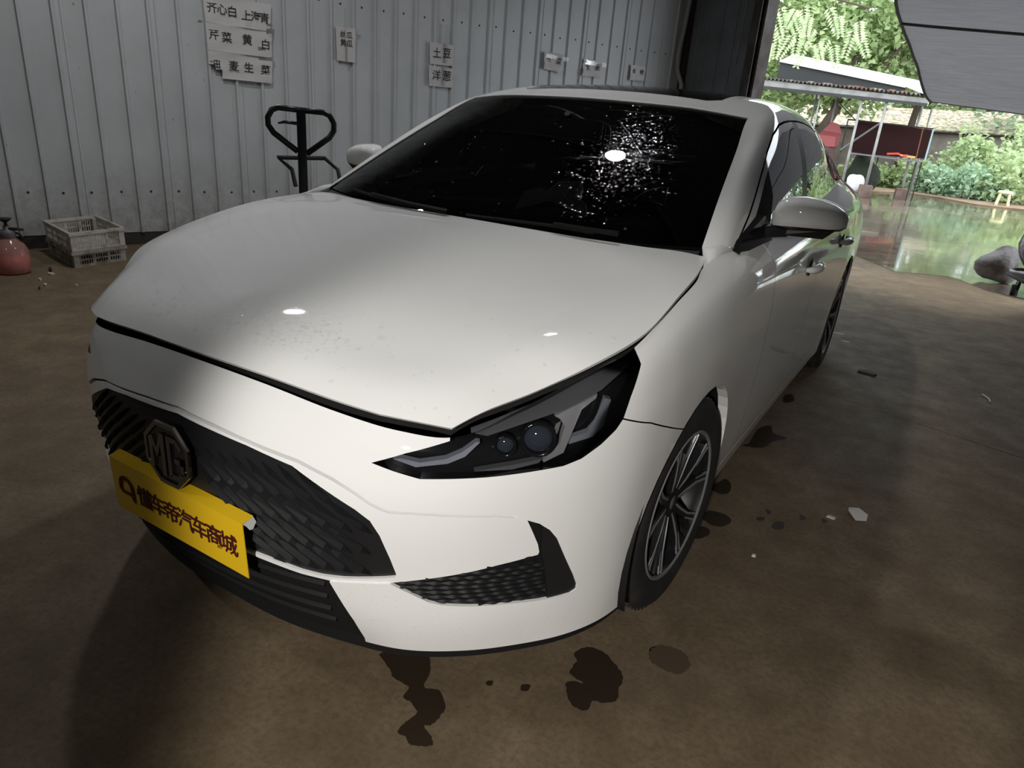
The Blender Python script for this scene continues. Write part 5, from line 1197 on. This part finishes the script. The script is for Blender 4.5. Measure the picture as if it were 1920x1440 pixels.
leaf_mat('leaf_pale', (.36, .50, .24), (.50, .60, .33), (.60, .68, .42)); leaf_mat('leaf_mid', (.20, .31, .11), (.34, .45, .19), (.46, .55, .28)); leaf_mat('leaf_dark', (.07, .14, .04), (.14, .22, .07), (.20, .30, .10)); leaf_mat('leaf_blue', (.26, .42, .27), (.38, .54, .37), (.48, .62, .44))
mat('bark', (.09, .065, .05), .9, bump=(14, .6, .03))
def leaves(V, F, c, R_, n, size, rnd, hollow=.35, flat_=0):
    for _ in range(n):
        while True:
            p = Vector((rnd.uniform(-1, 1), rnd.uniform(-1, 1), rnd.uniform(-1, 1)))
            if hollow < p.length < 1: break
        k = 1+.22*math.sin(5*p.x+3*p.z)+.15*math.sin(7*p.y-4*p.x)
        p = Vector((c[0]+p.x*R_[0]*k, c[1]+p.y*R_[1]*k, c[2]+p.z*R_[2]*k))
        if p.z < .03: continue
        d = Vector((rnd.gauss(0, 1), rnd.gauss(0, 1), rnd.gauss(-.3, .6))).normalized(); s_ = d.orthogonal().normalized(); s_ = (Matrix.Rotation(rnd.uniform(0, 6.28), 3, d) @ s_)
        l = size*rnd.uniform(.6, 1.3); w_ = l*.30; nn = d.cross(s_)*l*.10; i = len(V)
        V += [tuple(p), tuple(p+d*l*.5+s_*w_+nn), tuple(p+d*l), tuple(p+d*l*.5-s_*w_+nn)]; F += [(i, i+1, i+2), (i, i+2, i+3)]
def plant(name, label, cat, loc, blobs, leafm, size, seed, trunk=None, group=None):
    rnd = random.Random(seed); r = tag(empty(name, loc), label, cat, group); V, F = [], []
    for (c, R_, n) in blobs: leaves(V, F, c, R_, n, size, rnd)
    o = mk('foliage', V, F, MATS[leafm], r, smooth=False); o['kind'] = 'stuff'
    b = MB()
    for t in (trunk or []): b.tube(t[0], t[1], 7)
    if trunk: b.build('trunk', 'bark', r, smooth=True)
    return r
plant('leafy_tree', 'tall leafy tree behind the shelter, leaning trunk in view', 'tree', (-2.6, 21.5, 0), [((0,0,3.6),(2.2,1.4,1.5),3200),((1.6,.2,4.6),(1.8,1.3,1.4),2600),((-1.6,.3,4.6),(1.8,1.3,1.4),2400),((.4,0,2.4),(1.6,1.0,.7),1100)], 'leaf_mid', .22, 21, [([(.2,-.6,0),(.35,-.6,.9),(.75,-.5,1.9),(1.0,-.3,3.4)], [.22,.17,.13,.08]), ([(.75,-.5,1.9),(1.7,-.3,3.0),(2.3,-.2,4.1)], [.1,.07,.04])])
plant('leafy_tree', 'broad pale tree above the shelter roof', 'tree', (.6, 23.0, 0), [((0,0,4.4),(2.0,1.3,1.6),3200),((-.9,-.5,3.5),(1.4,1.0,1.0),1800),((1.0,0,3.2),(1.5,1.0,.9),1500)], 'leaf_pale', .22, 22, [([(-.7,.3,0),(-.6,.3,1.6),(-.5,.2,3.0),(-.1,.1,4.5)], [.12,.10,.08,.05])])
plant('leafy_tree', 'tree with darker leaves beside the steel post of the opening', 'tree', (-5.2, 21.0, 0), [((0,0,2.6),(2.2,1.2,1.7),3000),((.5,0,4.6),(2.2,1.3,1.5),2400)], 'leaf_mid', .20, 23, [([(0,0,0),(0,0,2.0),(.2,0,4.0)], [.16,.13,.06])])
plant('leafy_tree', 'large tree behind the shade cloth', 'tree', (4.2, 24.5, 0), [((0,0,3.4),(2.6,1.4,1.8),2600),((0,0,5.2),(2.4,1.3,1.4),1600)], 'leaf_blue', .24, 24, [([(0,0,0),(0,0,2.6)], [.2,.12])])
plant('leafy_tree', 'tree standing far to the left outside the shed', 'tree', (-9.5, 22, 0), [((0,0,3.2),(2.6,1.4,2.4),2400)], 'leaf_mid', .26, 25, [([(0,0,0),(0,0,2.6)], [.2,.12])])
plant('leafy_tree', 'tree standing far to the right outside the shed', 'tree', (9.5, 22, 0), [((0,0,3.2),(3.2,1.4,2.6),2400)], 'leaf_pale', .28, 26, [([(0,0,0),(0,0,2.6)], [.2,.12])])
for i, (x, h_, lb) in enumerate(((-4.0, 5.2, 'dense tall hedge far behind the shelter, left stretch'), (.2, 4.8, 'dense tall hedge far behind the shelter, middle stretch'), (4.4, 5.0, 'dense tall hedge far behind the bushes, right stretch'))):
    plant('tall_hedge', lb, 'hedge', (x, 27.5, 0), [((0,0,h_*.5),(2.5,.8,h_*.55),3600)], ('leaf_mid', 'leaf_pale', 'leaf_blue')[i], .34, 70+i, [([(0,0,0),(0,0,h_*.6)], [.10,.05])])
BU = [(-2.6,20.4,1.0,1.3,'leaf_dark','dark bush seen under the shelter roof by the steel post'), (-.6,20.6,.85,.55,'leaf_mid','low bush behind the cabinet legs'), (.55,20.6,.9,.7,'leaf_mid','round bush right of the cabinet'), (1.15,20.1,.7,.62,'leaf_blue','bluish bush at the edge of the wet yard'), (1.9,19.6,.75,.72,'leaf_blue','pale bluish bush behind the yellow stool'), (2.75,19.6,.9,1.0,'leaf_pale','large pale bush right of the yellow stool'), (1.75,21.3,.9,1.35,'leaf_pale','tall pale bush below the shade cloth'), (2.9,21.6,1.0,1.5,'leaf_pale','tallest pale bush at the right edge'), (4.3,20.4,1.1,1.2,'leaf_mid','bush beyond the right edge of the yard'), (-4.8,20.2,1.3,1.2,'leaf_dark','dark bush left of the shelter')]
for i, (x, y, r_, h_, lm, lb) in enumerate(BU):
    plant('bush', lb, 'bush', (x, y, 0), [((0,0,h_*.55),(r_,r_*.6,h_*.62),int(1500*r_*max(h_, .7)))], lm, .15, 40+i, [([(0,0,0),(.05,0,h_*.8)], [.03,.015])])
# hanging feathery branch in front of the shelter roof
def pinnate():
    r = tag(empty('hanging_branch', (-1.9, 15.6, 3.2)), 'feathery leafed branch hanging in front of the shelter roof', 'branch'); rnd = random.Random(5); V, F = [], []; b = MB()
    for k in range(26):
        a = Vector((rnd.uniform(-1.0, .9), rnd.uniform(-.3, .3), rnd.uniform(-.15, .75))); d = Vector((rnd.uniform(-.5, .6), rnd.uniform(-.3, .1), -1)).normalized(); L = rnd.uniform(.35, .6)
        s_ = d.cross(Vector((0, 1, 0))).normalized(); b.tube([tuple(a), tuple(a+d*L*.5+Vector((0,0,.02))), tuple(a+d*L)], .006, 4)
        for q in range(9):
            p = a+d*L*(q+1)/9
            for sg in (-1, 1):
                e = (s_*sg+d*.45).normalized(); l = .15*(1-.05*q); w_ = .028; i = len(V); nn = Vector((0, -.01, 0))
                V += [tuple(p), tuple(p+e*l*.5+d*w_+nn), tuple(p+e*l), tuple(p+e*l*.5-d*w_+nn)]; F += [(i, i+1, i+2), (i, i+2, i+3)]
    o = mk('leaflets', V, F, MATS['leaf_pale'], r, smooth=False); o['kind'] = 'stuff'
    b.tube([(-1.2,.3,1.2),(0,.1,.75),(1.0,0,.5)], .02, 6); b.build('twigs', 'bark', r)
pinnate()
# earth bank behind the yard
sb = slab2d('earth_bank', [(-30,18.9),(-1.5,18.4),(-.2,18.1),(.45,19.3),(1.2,18.9),(2.0,17.9),(2.95,17.9),(6,17.5),(14,19.1),(30,19),(30,60),(-30,60)], -.02, .035, mat('earth', (.24, .17, .11), .9, noise=((.14, .10, .06), 3, .4, .7)), floor)
# ------------------------------------------------------------------ water drops on the car
def drops(name, spots, parent, m, flat_=.11):
    """flattened domes: spots = (point, normal, radius)"""
    ring = [(math.cos(t), math.sin(t)) for t in np.linspace(0, 2*PI, 8)[:-1]]; V, F = [], []
    for p, n, r in spots:
        n = Vector(n).normalized(); a = n.orthogonal().normalized(); b = n.cross(a); p = Vector(p); k = len(V); h = r*flat_; e = random.uniform(.8, 1.25)
        V.append(tuple(p+n*h))
        for c, s_ in ring: V.append(tuple(p+(a*c*e+b*s_)*r*.62+n*h*.72))
        for c, s_ in ring: V.append(tuple(p+(a*c*e+b*s_)*r-n*r*.02))
        for i in range(7):
            j = (i+1) % 7; F += [(k, k+1+i, k+1+j), (k+1+i, k+8+i, k+8+j, k+1+j)]
    o = mk(name, V, F, m, parent, smooth=True); o['kind'] = 'stuff'; return o
water = tint_glass('water_drop', (1, 1, 1), rough=.08, const=.06)
water2 = tint_glass('glass_drop', (1, 1, 1), rough=.06, const=.15)
rnd = random.Random(11); sp = []
for k in range(1300):
    if k < 1050: u, v = min(max(rnd.gauss(.47, .10), -.9), .9), min(max(rnd.gauss(.52, .17), .03), .97)
    else: u, v = rnd.uniform(-.92, .92), rnd.uniform(.03, .97)
    p = gpt(u, v, 0); q = gpt(u+.01, v, 0); t = gpt(u, min(v+.01, 1), 0); n = np.cross(q-p, t-p); n = -n if n[2] < 0 else n
    n = n/np.linalg.norm(n); sp.append((p-n*.003, n, abs(rnd.gauss(0, 1))*.0016+.0020))
drops('water_drops', sp, screen, water2)
def hpt(u, v):
    i = v*(hood_g.shape[0]-1); j = abs(u)*(hood_g.shape[1]-1); i0, j0 = int(min(i, hood_g.shape[0]-2)), int(min(j, hood_g.shape[1]-2)); fi, fj = i-i0, j-j0
    A = hood_g; p = A[i0, j0]*(1-fi)*(1-fj)+A[i0+1, j0]*fi*(1-fj)+A[i0, j0+1]*(1-fi)*fj+A[i0+1, j0+1]*fi*fj; n = np.cross(A[i0+1, j0]-A[i0, j0], A[i0, j0+1]-A[i0, j0])
    n = -n if n[2] < 0 else n; n = n/np.linalg.norm(n)
    if u < 0: p = p*np.array([-1, 1, 1]); n = n*np.array([-1, 1, 1])
    return p, n
sp = []
for k in range(1100):
    if k < 550: u, v = rnd.gauss(.15, .10), rnd.gauss(.25, .05)
    elif k < 800: u, v = rnd.gauss(-.28, .16), rnd.gauss(.20, .05)
    else: u, v = rnd.uniform(-.95, .95), rnd.uniform(.03, .98)
    if not (-.97 < u < .97 and .02 < v < .99): continue
    p, n = hpt(u, v); sp.append((p, n, abs(rnd.gauss(0, 1))*.0022+.0015))
drops('water_drops', sp, hood_p, water)
# beads on the flank and the bumper
sp = []
for k in range(900):
    i = rnd.randint(12*NW, 18*NW) if k < 600 else rnd.randint(2*NW, 6*NW); j = rnd.randint(3*9, 7*9) if k < 600 else rnd.randint(2, 16)
    i0, j0 = min(i, WA.shape[0]-2), min(j, WA.shape[1]-2); f1, f2 = rnd.random(), rnd.random()
    p = WA[i0, j0]*(1-f1)*(1-f2)+WA[i0+1, j0]*f1*(1-f2)+WA[i0, j0+1]*(1-f1)*f2+WA[i0+1, j0+1]*f1*f2; n = np.cross(WA[i0+1, j0]-WA[i0, j0], WA[i0, j0+1]-WA[i0, j0]); n = n/np.linalg.norm(n)
    sp.append((p, n, abs(rnd.gauss(0, 1))*.001+.001))
drops('water_drops', sp, car, water)
